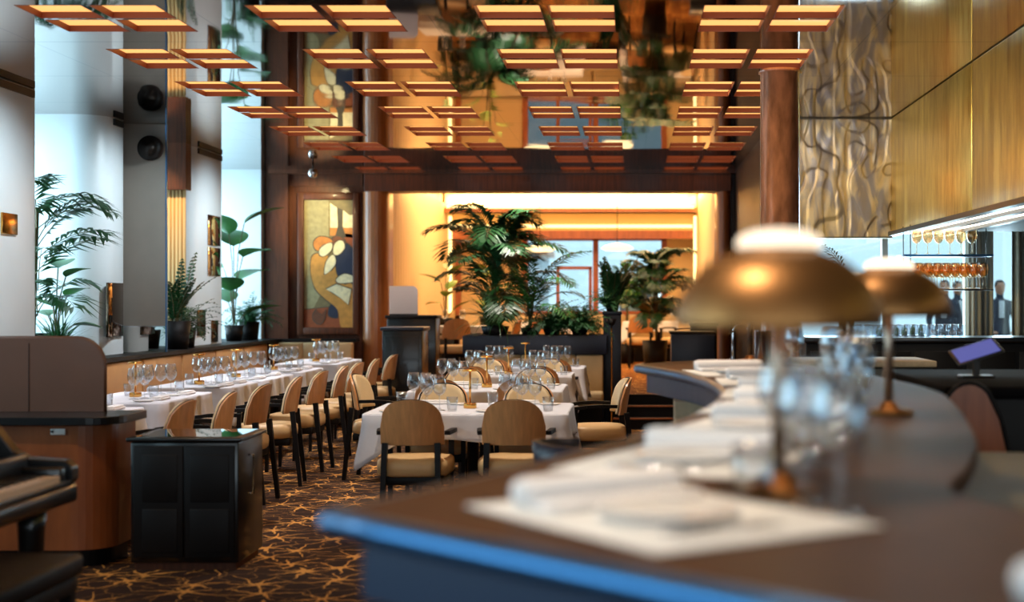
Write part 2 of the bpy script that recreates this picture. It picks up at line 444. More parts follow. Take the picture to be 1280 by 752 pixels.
# half round glossy pillars flanking the opening
for nm, x0, x1, m in (('left', -3.66, OX0, 'wood_gold'), ('right', OX1, 1.34, 'wood_gold')):
    poly = [(x0, YB+.3), (x0, YB)] + [((x0+x1)/2-math.cos(PI*k/12)*(x1-x0)/2, YB-math.sin(PI*k/12)*.16) for k in range(13)] + [(x1, YB), (x1, YB+.3)]
    o = MB().prism(poly, 0, 2.96).build('pillar', m); tag(o, 'glossy half-round wooden pillar at the %s side of the opening' % nm, 'pillar')
# panelled rear wall joinery at left
f = MB(); f.box(-4.96, -4.66, YB-.1, YB, 0, CH); f.box(-4.66, -3.66, YB-.04, YB, 3.04, CH)
struct('trim_6', f, 'wood_dark')

# far dining room
FY = 27.0
wl = MB()
n = 60
pts = []
for k in range(n*4+1):
    y = YB+.3+(FY-YB-.3)*k/(n*4); pts.append((OX0-.04+.04*abs(math.sin(PI*k/8)), y))
vs = [(x, y, z) for x, y in pts for z in (UP, 3.2)]
wl.add(vs, [(2*i, 2*i+2, 2*i+3, 2*i+1) for i in range(len(pts)-1)], 0, True)
wall_l2 = struct('wall_far_left', wl, 'cream_wall', 'cream fluted side wall of the rear room')
wbox('wall_far_left', OX0-.3, OX0-.05, YB+.3, FY, 0, 3.6, m='cream_wall')
wbox('wall_far_right', OX1+.02, OX1+.3, YB+.3, FY, 0, 3.6, m='cream_wall')
wbox('ceiling_far', OX0-.3, OX1+.3, YB+.3, FY+.3, 3.5, 3.6, m='cream_wall')
# stepped soffits with cove light
wbox('ceiling_soffit', OX0, OX1, 25.4, FY, 3.12, 3.5, m='cream_wall')
wbox('ceiling_soffit', OX0, OX1, 26.2, FY, 2.74, 3.06, m='cream_wall')
wbox('ceiling_soffit', OX0, OX1, 25.35, 25.45, 3.04, 3.12, m='wood_panel')
wbox('ceiling_soffit', OX0, OX1, 26.1, 26.25, 2.6, 2.75, m='wood_panel')
for y, z, nm in ((25.5, 3.1, 'upper'), (26.3, 2.8, 'lower')):
    o = MB().box(OX0+.05, OX1-.05, y-.26, y-.16, z+.0, z+.05).build('cove_light', 'cove_glow'); tag(o, 'warm linear cove light, %s of the two over the far window' % nm, 'light')
for x, nm in ((OX0+.0, 'left'), (OX1-.03, 'right')):
    o = MB().box(x, x+.05, 25.9, 26.0, UP+.9, 3.0).build('cove_light', 'cove_glow'); tag(o, 'vertical warm strip light in the %s corner of the rear room' % nm, 'light')
# far wall: frame, window, panelling below
wbox('wall_far', OX0-.3, -2.0, FY, FY+.2, 0, 3.2, m='cream_wall')
wbox('wall_far', .62, OX1+.3, FY, FY+.2, 0, 3.2, m='cream_wall')
wbox('wall_far', OX0-.3, OX1+.3, FY, FY+.2, 0, 1.25, m='cream_wall')
wbox('wall_far', OX0-.3, OX1+.3, FY, FY+.2, 2.66, 3.2, m='cream_wall')
w_ = thing('window_6', None, None); w_['kind'] = 'structure'
f = MB()
for x in (-2.0, -.68, .6): f.box(x-.05, x+.05, FY-.06, FY+.1, 1.2, 2.7)
f.box(-2.02, .62, FY-.06, FY+.1, 1.2, 1.28); f.box(-2.02, .62, FY-.06, FY+.1, 2.6, 2.7)
f.box(-1.42, -.75, FY-.03, FY+.07, 2.06, 2.12); f.box(-1.42, -1.36, FY-.03, FY+.07, 1.25, 2.1); f.box(-.81, -.75, FY-.03, FY+.07, 1.25, 2.1)
f.box(-3.3, -3.2, FY-.1, FY, 1.2, 3.1)
o = f.build('window_frame', 'wood_panel', w_); o['kind'] = 'structure'
o = MB().box(-2.0, .6, FY+.02, FY+.03, 1.25, 2.66).build('pane', 'pane', w_); o['kind'] = 'structure'

# outdoors beyond the windows
struct('ground_outside', MB().box(-40, 40, 28, 60, -.2, 0), 'asphalt')
for i, (x, y, wd, ht, c) in enumerate(((-6, 52, 5, 2.6, 'pier_white'), (1.0, 56, 3, 2.2, 'wall_taupe'), (-3.4, 48, .8, 3, 'pier_white'))):
    b = thing('building', ['low pale building seen through the rear window', 'low taupe building seen through the rear window on the right', 'narrow taupe kiosk seen through the rear window'][i], 'building', (x, y, 0))
    MB().box(-wd/2, wd/2, 0, 4, -.2, ht).build('wall', c, b); MB().box(-wd/2-.2, wd/2+.2, -.2, 4.2, ht, ht+.2).build('roof', 'wood_panel', b)
    for k in range(int(wd)): MB().box(-wd/2+.25+k, -wd/2+.85+k, -.03, .03, .9, 2.3).build('window', 'mirror', b)
# ------------------------------------------------------------------ right side: hanging gold bulkhead above the bar
BZ = 2.12
bh = thing('bar_bulkhead', 'hanging gold-leaf bulkhead over the bar with lit underside', 'bulkhead', (0, 0, 0))
ysm = [0.2, 3.8, 7.2, 10.6, 14.0]
for a, b_ in zip(ysm[:-1], ysm[1:]):
    MB().rbox(2.5, 2.56, a+.012, b_-.012, BZ+.03, CH-.005, .008).build('gold_panel', 'gold_leaf', bh)
MB().box(2.56, 4.1, .2, 14.0, BZ+.04, BZ+.1).build('soffit', 'wall_taupe', bh)
MB().box(2.56, 2.6, .2, 14.0, BZ+.1, CH-.005).build('backing', 'black_wood', bh)
t = MB(); t.box(2.47, 2.55, .2, 14.0, BZ-.01, BZ+.03); t.box(2.72, 2.78, .2, 14.0, BZ-.01, BZ+.04); t.box(2.98, 3.04, .2, 14, BZ-.01, BZ+.04)
t.build('edge_rail', 'dark_metal', bh)
MB().box(2.56, 2.71, .2, 14, BZ+.015, BZ+.035).build('light_strip', 'strip_glow', bh)
MB().box(2.79, 2.97, .2, 14, BZ+.015, BZ+.035).build('light_strip', 'strip_glow', bh)
# carved relief panel facing the room
rl = MB()
W_, H_ = .96, 1.16; nx, nz = 100, 110
from mathutils import noise as mnoise
random.seed(3)
def ridge(x, z):
    v = mnoise.noise(Vector((x*4.6+mnoise.noise(Vector((x*2, z*2, 3)))*1.4, z*1.1, 1.7)))
    l = abs(v); g = max(0, 1-l/.07)
    v2 = mnoise.noise(Vector((x*7+5, z*1.7+mnoise.noise(Vector((x*3, z*3, 9)))*1.2, 4.1)))
    g2 = max(0, 1-abs(v2)/.05)*.6
    step = .02*max(0, min(1, .5+v*14))
    step += .014*max(0, min(1, .5+v2*12))
    return step - .004*max(g, g2) + .008*mnoise.noise(Vector((x*12, z*5, 0)))
vs = []; fs = []
for i in range(nx+1):
    for j in range(nz+1):
        x = W_*i/nx; z = H_*j/nz
        vs.append((x, -.02-ridge(x, z) if 0 < i < nx and 0 < j < nz else .0, z))
for i in range(nx):
    for j in range(nz):
        a = i*(nz+1)+j; fs.append((a, a+nz+1, a+nz+2, a+1))
rl.add(vs, fs, 0, True)
rl.box(0, W_, 0, .06, 0, H_)
o = rl.build('wall_mounted_relief', 'relief_stone', None, (1.56, 13.93, BZ-.03)); tag(o, 'carved bronze and stone relief panel hanging beside the round column', 'relief')
# round column
o = MB().lathe([(0, 0), (.165, 0), (.165, .1), (.15, .11), (.15, CH-.03), (.165, CH-.03), (.165, CH-.002), (0, CH-.002)], 40).build('column', 'wood_burl', None, (1.13, 11.0, 0))
tag(o, 'round burl wood column rising to the ceiling behind the bar', 'column')
# windows behind the back bar
w_ = thing('window_7', None, None); w_['kind'] = 'structure'
f = MB()
for x in (1.55, 2.6, 3.45, 4.2, 5.1): f.box(x-.03, x+.03, 14.8, 14.88, .95, 2.9)
f.box(1.5, 5.1, 14.8, 14.88, .9, .97); f.box(1.5, 5.1, 14.8, 14.88, 2.85, 2.92)
o = f.build('window_frame', 'pier_white', w_); o['kind'] = 'structure'
o = MB().box(1.55, 5.1, 14.83, 14.84, .95, 2.88).build('pane', 'pane', w_); o['kind'] = 'structure'
wbox('wall_bar', 1.5, 5.1, 14.8, 14.9, 0, .92, m='wall_dark')
wbox('wall_bar', 1.5, 5.1, 14.8, 14.9, 2.9, CH, m='wall_dark')
wbox('wall_bar', 1.4, 1.55, 14.0, 19.6, 0, CH, m='wall_dark')
# curtains
def curtain(x0, x1, y, z0, z1, m, label, folds=9, amp=.045):
    mb = MB(); n = folds*10; vs = []
    for k in range(n+1):
        x = x0+(x1-x0)*k/n; yy = y+amp*math.sin(2*PI*folds*k/n)+amp*.4*math.sin(2*PI*folds*.37*k/n+1)
        vs += [(x, yy, z0), (x, yy*1+.0, z1)]
    mb.add(vs, [(2*i, 2*i+2, 2*i+3, 2*i+1) for i in range(n)], 0, True)
    o = mb.build('curtain', m); sm_ = o.modifiers.new('solid', 'SOLIDIFY'); sm_.thickness = .006
    return tag(o, label, 'curtain')
curtain(3.42, 3.66, 14.62, .05, 2.9, 'curtain_taupe', 'taupe pleated curtain beside the glass shelves', 4)
curtain(3.86, 5.0, 14.62, .05, 2.9, 'curtain_taupe', 'taupe pleated curtain at the right edge behind the bar', 14)
# outdoors ground right
struct('ground_outside', MB().box(1.6, 40, 15.2, 27.9, -.2, 0), 'asphalt')

# ------------------------------------------------------------------ left wall furnishing
ledge = MB(); ledge.box(XL+.001, -4.72, 9.0, YB-.1, .93, .97)
for a, b_ in ((12.3, 13.6), (14.4, 16.3), (17.8, 19.4)): ledge.box(-6.0, XL+.001, a+.002, b_-.002, .931, .97)
ledge.box(-4.72, -3.7, 19.3, YB-.05, .93, .97)
tag(ledge.build('ledge', 'black_wood'), 'black ledge running along the top of the left banquette', 'ledge')
bq = thing('banquette', 'long tan banquette along the left window wall', 'banquette')
for k in range(8):
    y0 = 9.1+1.22*k; y1 = min(y0+1.2, 18.75)
    MB().rbox(-4.88, -4.74, y0, y1, .44, .925, .03).build('backrest', 'tan_leather', bq)
    MB().rbox(-4.76, -4.25, y0, y1, .3, .46, .04).build('seat', 'tan_leather', bq)
MB().box(-4.98, -4.88, 9.1, 18.75, 0, .925).build('carcass', 'black_wood', bq)
MB().box(-4.76, -4.3, 9.1, 18.75, 0, .3).build('plinth', 'black_wood', bq)
bq2 = thing('banquette', 'short cream channel-backed banquette under the painting', 'banquette', (-4.7, 19.0, 0))
bk = MB()
for k in range(3): bk.rbox(.0+.327*k, .325+.327*k, .12, .28, .44, .925, .02)
bk.build('backrest', 'cream_leather', bq2)
MB().rbox(0, .98, -.35, .14, .3, .46, .04).build('seat', 'cream_leather', bq2)
MB().box(0, .98, -.3, .28, 0, .3).build('plinth', 'black_wood', bq2)
# mirror fin
fin = thing('standing_mirror', 'tall taupe and mirrored partition standing out from the window wall', 'partition', (-4.9, 14.38, 0))
MB().box(-.24, .245, -.012, .0, .975, 1.225).build('mirror_glass', 'mirror', fin); MB().box(-.24, .245, -.012, .0, 1.235, CH-.002).build('upper_pane', 'taupe_panel', fin); MB().box(-.24, .245, -.016, .0, 1.225, 1.235).build('rail', 'steel', fin)
MB().box(-.24, .245, .0, .02, .975, CH-.002).build('backing', 'dark_metal', fin)
MB().box(.245, .256, -.014, .022, .975, CH-.002).build('edge_strip', 'edge_metal', fin)
# little items on piers
o = MB().rbox(-.004, .02, -.3, .1, -.52, 0, .004).build('small_mirror', 'mirror_dark', None, (XL, 14.0, 1.66)); tag(o, 'small dark mirror panel on the pier beside the palm', 'mirror')
for (y, z, s, l) in ((16.55, 1.08, .3, 'lowest left square bronze mirror tile on the tiled pier'), (17.1, .99, .26, 'low right square bronze mirror tile just above the ledge'), (16.95, 2.14, .5, 'large upper mirror tile glowing on the tiled pier')):
    o = MB().rbox(-.003, .012, 0, s, 0, s if s < .4 else .36, .003).build('mirror_tile', 'mirror_dark' if s < .4 else 'mirror', None, (XL, y, z)); tag(o, l, 'mirror tile')
o = MB().rbox(-.003, .012, 0, .5, 0, .34, .003).build('mirror_tile', 'mirror', None, (XL, 16.95, 1.78)); tag(o, 'pale mirror tile directly below the large upper one', 'mirror tile')
o = MB().rbox(0, .02, 0, .28, 0, .17, .006).build('wall_mounted_plate', 'brass', None, (XL, 11.4, 2.02)); tag(o, 'small rectangular brass plate on the nearest white pier', 'plate')
# speakers
sp = thing('wall_speaker', 'round black speaker mounted high on the mirrored partition', 'speaker', (-4.78, 14.30, 3.0))
T = Matrix.Rotation(PI/2, 4, 'X')
MB().lathe([(0, -.06), (.09, -.06), (.12, -.03), (.125, .03), (.11, .07), (0, .075)], 28, T=T).build('speaker_body', 'black_wood', sp)
MB().lathe([(0, .076), (.085, .076), (.09, .082), (0, .084)], 28, T=T).build('grille', 'dark_metal', sp)
MB().rbox(-.04, .04, .0, .066, -.02, .02, .005).build('bracket', 'dark_metal', sp)
SPK = Proto(thing('ceiling_spotlight', 'x', 'spotlight'))
MB().tube([(0, 0, 0), (0, 0, -.1)], .012).build('stem', 'dark_metal', SPK.root)
MB().lathe([(0, -.18), (.05, -.17), (.065, -.12), (.05, -.07), (0, -.06)], 20).build('lamp_head', 'steel', SPK.root)
SPK.put((-4.12, 18.6, CH), 0, 'round silver spotlight on the ceiling before the painting')
SPK.put((1.62, 18.9, CH), 0, 'round silver spotlight on the ceiling right of the opening')
# warm curtain in second alcove
curtain(-5.95, -5.02, 16.2, .97, 2.73, 'curtain_cream', 'warm cream pleated curtain in the middle alcove', 22, .005)
wbox('trim_7', -6.0, -4.99, 16.1, 16.3, 2.73, CH, m='wood_dark')

# painting
pt = thing('painting', 'tall framed painting of two figures reading together beside a tree', 'painting', (-4.12, YB-.02, 1.02))
PW, PH = .84, 1.93
f = MB()
for a in ((-PW/2, -PW/2+.09, 0, PH), (PW/2-.09, PW/2, 0, PH)): f.rbox(a[0], a[1], -.06, .0, a[2], a[3], .012)
f.rbox(-PW/2+.08, PW/2-.08, -.06, 0, 0, .1, .012); f.rbox(-PW/2+.08, PW/2-.08, -.06, 0, PH-.1, PH, .012)
f.build('picture_frame', 'wood_dark', pt)
pm = []
def pc(n, r, g, b_): mat(n, lin(r, g, b_), .6, noise=.18, nscale=18, bump=.1); pm.append(n)
pc('paint_gold', 158, 146, 104); pc('paint_ochre', 196, 122, 52); pc('paint_navy', 34, 40, 62); pc('paint_cream', 232, 216, 170); pc('paint_trunk', 70, 60, 44)
pc('paint_hair', 110, 60, 32); pc('paint_rust', 150, 74, 34); pc('paint_olive', 120, 104, 66); pc('paint_dress', 200, 140, 60)
cv = MB()
def blob(pts, mi, lay, smooth=True):
    # pts in 0..1 picture coordinates, x right, y down
    if smooth: pts = catmull(pts, 5, True)
    x0 = -PW/2+.085; wdt = PW-.17; z0 = .095; ht = PH-.19
    if mi not in (0, 7) and lay > 3:
        ax = sum(p[0] for p in pts)/len(pts); ay = sum(p[1] for p in pts)/len(pts)
        big = [(min(1, max(0, p[0]+math.copysign(.014, p[0]-ax))), min(1, max(0, p[1]+math.copysign(.006, p[1]-ay)))) for p in pts]
        cv.add([(x0+p[0]*wdt, -.022-lay*.0008+.0004, z0+(1-p[1])*ht) for p in big], [tuple(range(len(big)))], 4)
    cv.add([(x0+p[0]*wdt, -.022-lay*.0008, z0+(1-p[1])*ht) for p in pts], [tuple(range(len(pts)))], mi)
blob([(0, 0), (1, 0), (1, 1), (0, 1)], 7, 0, False)
blob([(0, 0), (.5, 0), (.5, .62), (.12, .9), (0, .9)], 0, 1, False)
blob([(.53, .02), (1, .02), (1, .27), (.53, .27)], 3, 2, False)
blob([(.53, .22), (1, .22), (1, .30), (.53, .28)], 1, 3, False)
blob([(.66, .29), (1, .28), (1, .45), (.75, .4)], 6, 3)
blob([(.68, .04), (.78, .04), (.77, .2), (.84, .29), (.64, .29), (.7, .2)], 4, 4, False)
blob([(.5, .0), (.62, .05), (.78, .08), (.93, .12), (1, .1), (1, 0)], 7, 5)
blob([(0, .86), (.5, .84), (1, .86), (1, 1), (0, 1)], 6, 5, False)
blob([(.55, .36), (.66, .30), (.8, .33), (.92, .36), (1, .42), (1, .64), (.75, .66), (.5, .62), (.46, .56), (.56, .5), (.6, .42)], 2, 6)
blob([(.16, .45), (.3, .42), (.48, .44), (.62, .5), (.66, .58), (.8, .66), (1, .68), (1, 1), (.76, 1), (.68, .86), (.45, .78), (.24, .7), (.14, .58)], 8, 7)
blob([(.56, .31), (.66, .285), (.78, .3), (.84, .34), (.7, .36), (.6, .38), (.52, .36)], 5, 8)
blob([(.62, .35), (.72, .32), (.8, .33), (.82, .38), (.7, .43), (.6, .42)], 3, 9)
blob([(.2, .33), (.32, .29), (.5, .3), (.58, .33), (.46, .36), (.32, .4), (.22, .38)], 1, 10)
blob([(.32, .39), (.44, .35), (.56, .34), (.56, .39), (.42, .44), (.32, .43)], 3, 11)
blob([(.44, .5), (.54, .44), (.62, .44), (.64, .5), (.52, .56), (.42, .58)], 3, 12)
blob([(.66, .62), (.82, .58), (1, .6), (1, .64), (.84, .65), (.7, .65)], 3, 13)
blob([(.45, .7), (.66, .66), (.96, .7), (.9, .82), (.75, .77), (.6, .73)], 3, 14, False)
blob([(.18, .92), (.26, .86), (.34, .9), (.44, .86), (.4, .94), (.3, .97)], 5, 14)
blob([(.55, .82), (.66, .84), (.68, .92), (.5, .9)], 2, 6)
cv.box(-PW/2+.08, PW/2-.08, -.021, -.005, .09, PH-.09, 7)
cv.build('canvas', pm, pt)
# ------------------------------------------------------------------ dining chairs (origin on the floor, faces +Y)
def make_chair():
    t = thing('dining_chair', 'x', 'chair')
    R_ = .31; S = .24
    def shell(S, zlo, zhi, zs, r0, r1, ns=18, nz=8):
        mb = MB(); vs = []; idx = {}
        for side in (0, 1):
            for i in range(ns+1):
                s = -S+2*S*i/ns; q = abs(s/S)
                top = zs+(zhi-zs)*(max(0, 1-q**2.6))**.5
                for j in range(nz+1):
                    z = zlo+(top-zlo)*j/nz
                    r = r0 if side == 0 else r1
                    a = s/R_*.95
                    lean = -(z-.5)*.16
                    idx[side, i, j] = len(vs); vs.append((r*math.sin(a), .03-r*math.cos(a)+.06+lean, z))
        fs = []
        for side in (0, 1):
            for i in range(ns):
                for j in range(nz): fs.append((idx[side, i, j], idx[side, i+1, j], idx[side, i+1, j+1], idx[side, i, j+1]))
        for i in range(ns):
            for j in (0, nz): fs.append((idx[0, i, j], idx[0, i+1, j], idx[1, i+1, j], idx[1, i, j]))
        for j in range(nz):
            for i in (0, ns): fs.append((idx[0, i, j], idx[0, i, j+1], idx[1, i, j+1], idx[1, i, j]))
        return mb.add(vs, fs, 0, True)
    o = shell(S, .585, .872, .70, .300, .282).build('backrest', 'wood_chair', t)
    e = o.modifiers.new('split', 'EDGE_SPLIT'); e.split_angle = .9
    o = shell(S*1.0, .582, .876, .70, .283, .276).build('back_edge', 'black_wood', t)
    e = o.modifiers.new('split', 'EDGE_SPLIT'); e.split_angle = .9
    shell(S*.965, .592, .868, .70, .277, .248).build('back_cushion', 'cream_leather', t)
    # seat cushion, rounded D
    mb = MB()
    def outline(k, n=28):
        a = 2*PI*k/n; c = math.cos(a); s_ = math.sin(a)
        e_ = .55
        return (math.copysign(abs(c)**e_, c), math.copysign(abs(s_)**e_, s_))
    prof = [(0.0, .385), (.9, .385), (.985, .40), (1, .44), (.985, .478), (.9, .495), (.6, .503), (0, .506)]
    n = 28; vs = []; fs = []
    for k in range(n):
        ux, uy = outline(k, n)
        for r, z in prof: vs.append((ux*r*.238, uy*r*.235+.01, z))
    m_ = len(prof)
    for k in range(n):
        k2 = (k+1) % n
        for i in range(m_-1): fs.append((k*m_+i, k2*m_+i, k2*m_+i+1, k*m_+i+1))
    mb.add(vs, fs, 0, True); mb.build('seat', 'seat_leather', t)
    f = MB(); f.rbox(-.2, .2, -.19, .2, .33, .39, .012); f.build('seat_frame', 'black_wood', t)
    for x in (-1, 1):
        MB().bar((x*.165, -.205, .60), (x*.18, -.27, .0), .036, .04, w2=.028, d2=.03).build('leg', 'black_wood', t)
        MB().bar((x*.20, .205, .64), (x*.2, .215, 0), .034, .034, w2=.026, d2=.026).build('leg', 'black_wood', t)
        a = MB(); p = [(x*.215, -.12, .655), (x*.232, 0, .66), (x*.232, .12, .655), (x*.215, .225, .64)]
        for i in range(3): a.bar(p[i], p[i+1], .036, .026)
        a.build('armrest', 'black_wood', t)
    return t
CHAIR = Proto(make_chair())

# ------------------------------------------------------------------ draped tables
def table(cx_, cy_, hx, hy, tname, tlabel, clabel, seed, group, cgroup, drop=.17, corner=.2, flare=.09, z0=0):
    t = thing('dining_table', tlabel, 'table', (cx_, cy_, z0), 0, group)
    MB().rbox(-hx, hx, -hy, hy, .71, .742, .012).build('tabletop', 'wood_chair', t)
    MB().lathe([(0, 0), (.26, 0), (.26, .02), (.05, .05), (.04, .1), (.04, .66), (.12, .71), (0, .71)], 24).build('pedestal', 'black_wood', t)
    rnd = random.Random(seed)
    n = 120; rows = 8; vs = []; fs = []
    ph = [rnd.uniform(0, 6.28) for _ in range(6)]
    per = []
    rc = .05
    # rounded rectangle perimeter
    L = []
    for (sx, sy, a0) in ((1, 1, 0), (-1, 1, 90), (-1, -1, 180), (1, -1, 270)):
        for k in range(7):
            a = math.radians(a0+15*k); L.append((sx*(hx+.006-rc)+rc*math.cos(a), sy*(hy+.006-rc)+rc*math.sin(a), math.cos(a), math.sin(a), 1 if True else 0))
    # densify the straight runs
    P = []
    for i in range(len(L)):
        a = L[i]; b = L[(i+1) % len(L)]
        d = math.hypot(b[0]-a[0], b[1]-a[1]); m_ = max(1, int(d/.03))
        for k in range(m_):
            u = k/m_; P.append((a[0]+(b[0]-a[0])*u, a[1]+(b[1]-a[1])*u, a[2]+(b[2]-a[2])*u, a[3]+(b[3]-a[3])*u))
    N = len(P)
    mb = MB()
    for (x, y, nx_, ny_) in P:
        ln = math.hypot(nx_, ny_) or 1; nx_, ny_ = nx_/ln, ny_/ln
        cn = max(0, 1-math.hypot(hx-abs(x), hy-abs(y))/.26)**1.4
        ang = math.atan2(y, x)
        if cn > 0:
            dx_, dy_ = (math.copysign(.707, x), math.copysign(.707, y)); nx_ = nx_*(1-cn)+dx_*cn; ny_ = ny_*(1-cn)+dy_*cn
        s_ = x*7+y*9
        for j in range(rows+1):
            u = j/rows
            fold = .016*math.sin(s_*2.2+ph[0])+.012*math.sin(s_*4.1+ph[1])
            out = u*(.012+fold)+flare*cn*u**1.2
            z = .751-u*(drop+corner*cn)+.012*u*math.sin(s_*1.3+ph[2])
            if u < .13: z = .751-u*.06
            vs.append((x+nx_*max(0, out), y+ny_*max(0, out), z))
    for k in range(N):
        k2 = (k+1) % N
        for j in range(rows): fs.append((k*(rows+1)+j, k2*(rows+1)+j, k2*(rows+1)+j+1, k*(rows+1)+j+1))
    mb.add(vs, fs, 0, True)
    mb.add([(v[0], v[1], .7515) for v in vs[::rows+1]], [tuple(range(N))], 0, False)
    o = mb.build('tablecloth', 'cloth', None, (cx_, cy_, z0+.0)); tag(o, clabel, 'tablecloth', cgroup)
    sl = o.modifiers.new('solid', 'SOLIDIFY'); sl.thickness = .003; sl.offset = 1
    return t
TT = .756
def make_table_lamp():
    t = thing('table_lamp', 'x', 'lamp')
    MB().lathe([(0, 0), (.045, 0), (.045, .03), (.04, .034), (0, .034)], 24).build('base', 'brass', t)
    MB().lathe([(0, .03), (.0075, .03), (.0075, .255), (0, .255)], 12).build('stem', 'brass', t)
    MB().lathe([(0, .25), (.052, .252), (.054, .258), (.05, .266), (0, .27)], 24).build('lamp_head', 'brass', t)
    return t
LAMP = Proto(make_table_lamp())
def glass_proto(kind, m='glass'):
    t = thing('wine_glass' if kind == 'wine' else 'tumbler', 'x', 'glass')
    q = 1.1
    if kind == 'wine':
        MB().lathe([(0, .0), (.034, .001), (.03, .004), (.006, .01), (.0035, .02), (.0035, .085), (.008, .092)], 18, T=Matrix.Scale(q, 4)).build('stem', m, t)
        MB().lathe([(.0, .09), (.016, .094), (.032, .11), (.041, .135), (.042, .16), (.036, .19), (.031, .212), (.0295, .212), (.0345, .19), (.0405, .16), (.0395, .135), (.03, .112), (.012, .098), (0, .095)], 22, T=Matrix.Scale(q, 4)).build('bowl', m, t)
    else:
        MB().lathe([(0, 0), (.03, 0), (.036, .045), (.038, .095), (.0365, .095), (.0345, .045), (.029, .008), (0, .008)], 20).build('cup', m, t)
    return t
WINE = Proto(glass_proto('wine')); TUMB = Proto(glass_proto('tumbler'))
nap = MB(); nap.rbox(-.11, .11, -.045, .045, 0, .018, .008); nap.rbox(-.105, .1, -.035, .03, .016, .028, .006)
NAP = Proto(tag(nap.build('folded_napkin', 'napkin'), 'x', 'napkin'))
pl = MB().lathe([(0, 0), (.055, 0), (.075, .006), (.078, .009), (.07, .008), (.05, .004), (0, .004)], 28)
PLATE = Proto(tag(pl.build('side_plate', 'porcelain'), 'x', 'plate'))
def setting(x, y, fx, fy, where, z=TT, full=True, tw='table'):
    """one place setting; (fx, fy) points from the sitter into the table"""
    rx, ry = fy, -fx
    rz = math.atan2(fy, fx)-PI/2
    WINE.put((x+fx*.16+rx*.12, y+fy*.16+ry*.12, z), 0, 'stemmed wine glass %s' % where, 'wine glasses on the dining tables')
    WINE.put((x+fx*.21+rx*.03, y+fy*.21+ry*.03, z), 0, 'inner stemmed wine glass of the pair %s' % where, 'wine glasses on the dining tables')
    TUMB.put((x+fx*.12+rx*.21, y+fy*.12+ry*.21, z), 0, 'short clear tumbler %s' % where, 'tumblers on the dining tables')
    if full:
        NAP.put((x, y, z), rz, 'folded white napkin %s' % where, 'napkins on the dining tables')
        PLATE.put((x-rx*.19+fx*.06, y-ry*.19+fy*.06, z), 0, 'small white side plate %s' % where, 'side plates on the dining tables')

# centre row of four tables
ctr = [(-1.09, 9.87, .66, .50, 'front'), (-1.2, 12.2, .62, .5, 'second'), (-1.2, 14.35, .6, .45, 'third'), (-1.15, 15.95, .62, .34, 'rearmost')]
for i, (x, y, hx, hy, nm) in enumerate(ctr):
    table(x, y, hx, hy, nm, 'square pedestal table under the white cloth, %s of the centre row' % nm, 'white cloth with flaring corners on the %s table of the centre row' % nm, i, 'centre row tables', 'centre row tablecloths')
    LAMP.put((x-(.02 if i == 0 else .03), y, TT), 0, 'slim brass cordless lamp on the %s centre table' % nm, 'brass lamps on the dining tables')
    for sx, sn in ((-1, 'left'), (1, 'right')):
        xx = x+sx*.32
        setting(xx, y-hy+.12, 0, 1, 'at the near %s seat, %s centre table' % (sn, nm))
        setting(xx, y+hy-.12, 0, -1, 'at the far %s seat, %s centre table' % (sn, nm))
        cx0 = (-1.385 if sx < 0 else -.745) if i == 0 else xx
        CHAIR.put((cx0, y-hy-(.13 if i == 0 else .16), 0), 0, 'wood-backed cream armchair seen from behind at the near %s of the %s centre table' % (sn, nm), 'armchairs at the centre tables')
        if i < 3: CHAIR.put((xx, y+hy+.17, 0), PI, 'cream-cushioned armchair facing the camera at the far %s of the %s centre table' % (sn, nm), 'armchairs at the centre tables')
CHAIR.put((-2.1, 12.1, 0), -PI/2-.15, 'armchair seen edge-on at the left end of the second centre table', 'armchairs at the centre tables')
CHAIR.put((-.27, 11.55, 0), PI/2+.15, 'armchair turned left, alone at the right end of the second centre table before the steps', 'armchairs at the centre tables')

# banquette row
bt = [(8.75, .5), (11.0, .62), (12.62, .42), (13.8, .6), (15.25, .52), (17.3, .72)]
nmz = ['nearest', 'second', 'third', 'fourth', 'fifth', 'rearmost']
for i, (y, hy) in enumerate(bt):
    if i == 0: y = 9.45; hy = .55
    nm = nmz[i]
    table(-3.75, y, .36, hy, nm, 'table under a white cloth, %s in the row along the window banquette' % nm, 'white cloth on the %s table along the window banquette' % nm, 20+i, 'window row tables', 'window row tablecloths', drop=.2, corner=.12, flare=.05)
    if i: LAMP.put((-3.8, y+.02, TT), 0, 'slim brass cordless lamp on the %s window table' % nm, 'brass lamps on the dining tables')
    for s_, sn in ((-1, 'near'), (1, 'far')):
        yy = y+s_*hy*.5
        setting(-3.5, yy, -1, 0, 'at the %s aisle-side seat, %s window table' % (sn, nm))
        if s_ > 0: setting(-4.0, yy, 1, 0, 'on the banquette side of the %s window table' % nm, full=False)
cy_ = [9.0, 9.75, 10.7, 11.7, 12.7, 13.6, 14.4, 15.3, 16.5, 17.3]
for k, y in enumerate(cy_):
    CHAIR.put((-2.95 if k else -3.0, y, 0), PI/2+(.12 if k % 2 else -.05), 'wood-backed armchair on the aisle side of the window tables, %s of ten from the front' % ordn[k], 'armchairs along the window tables')

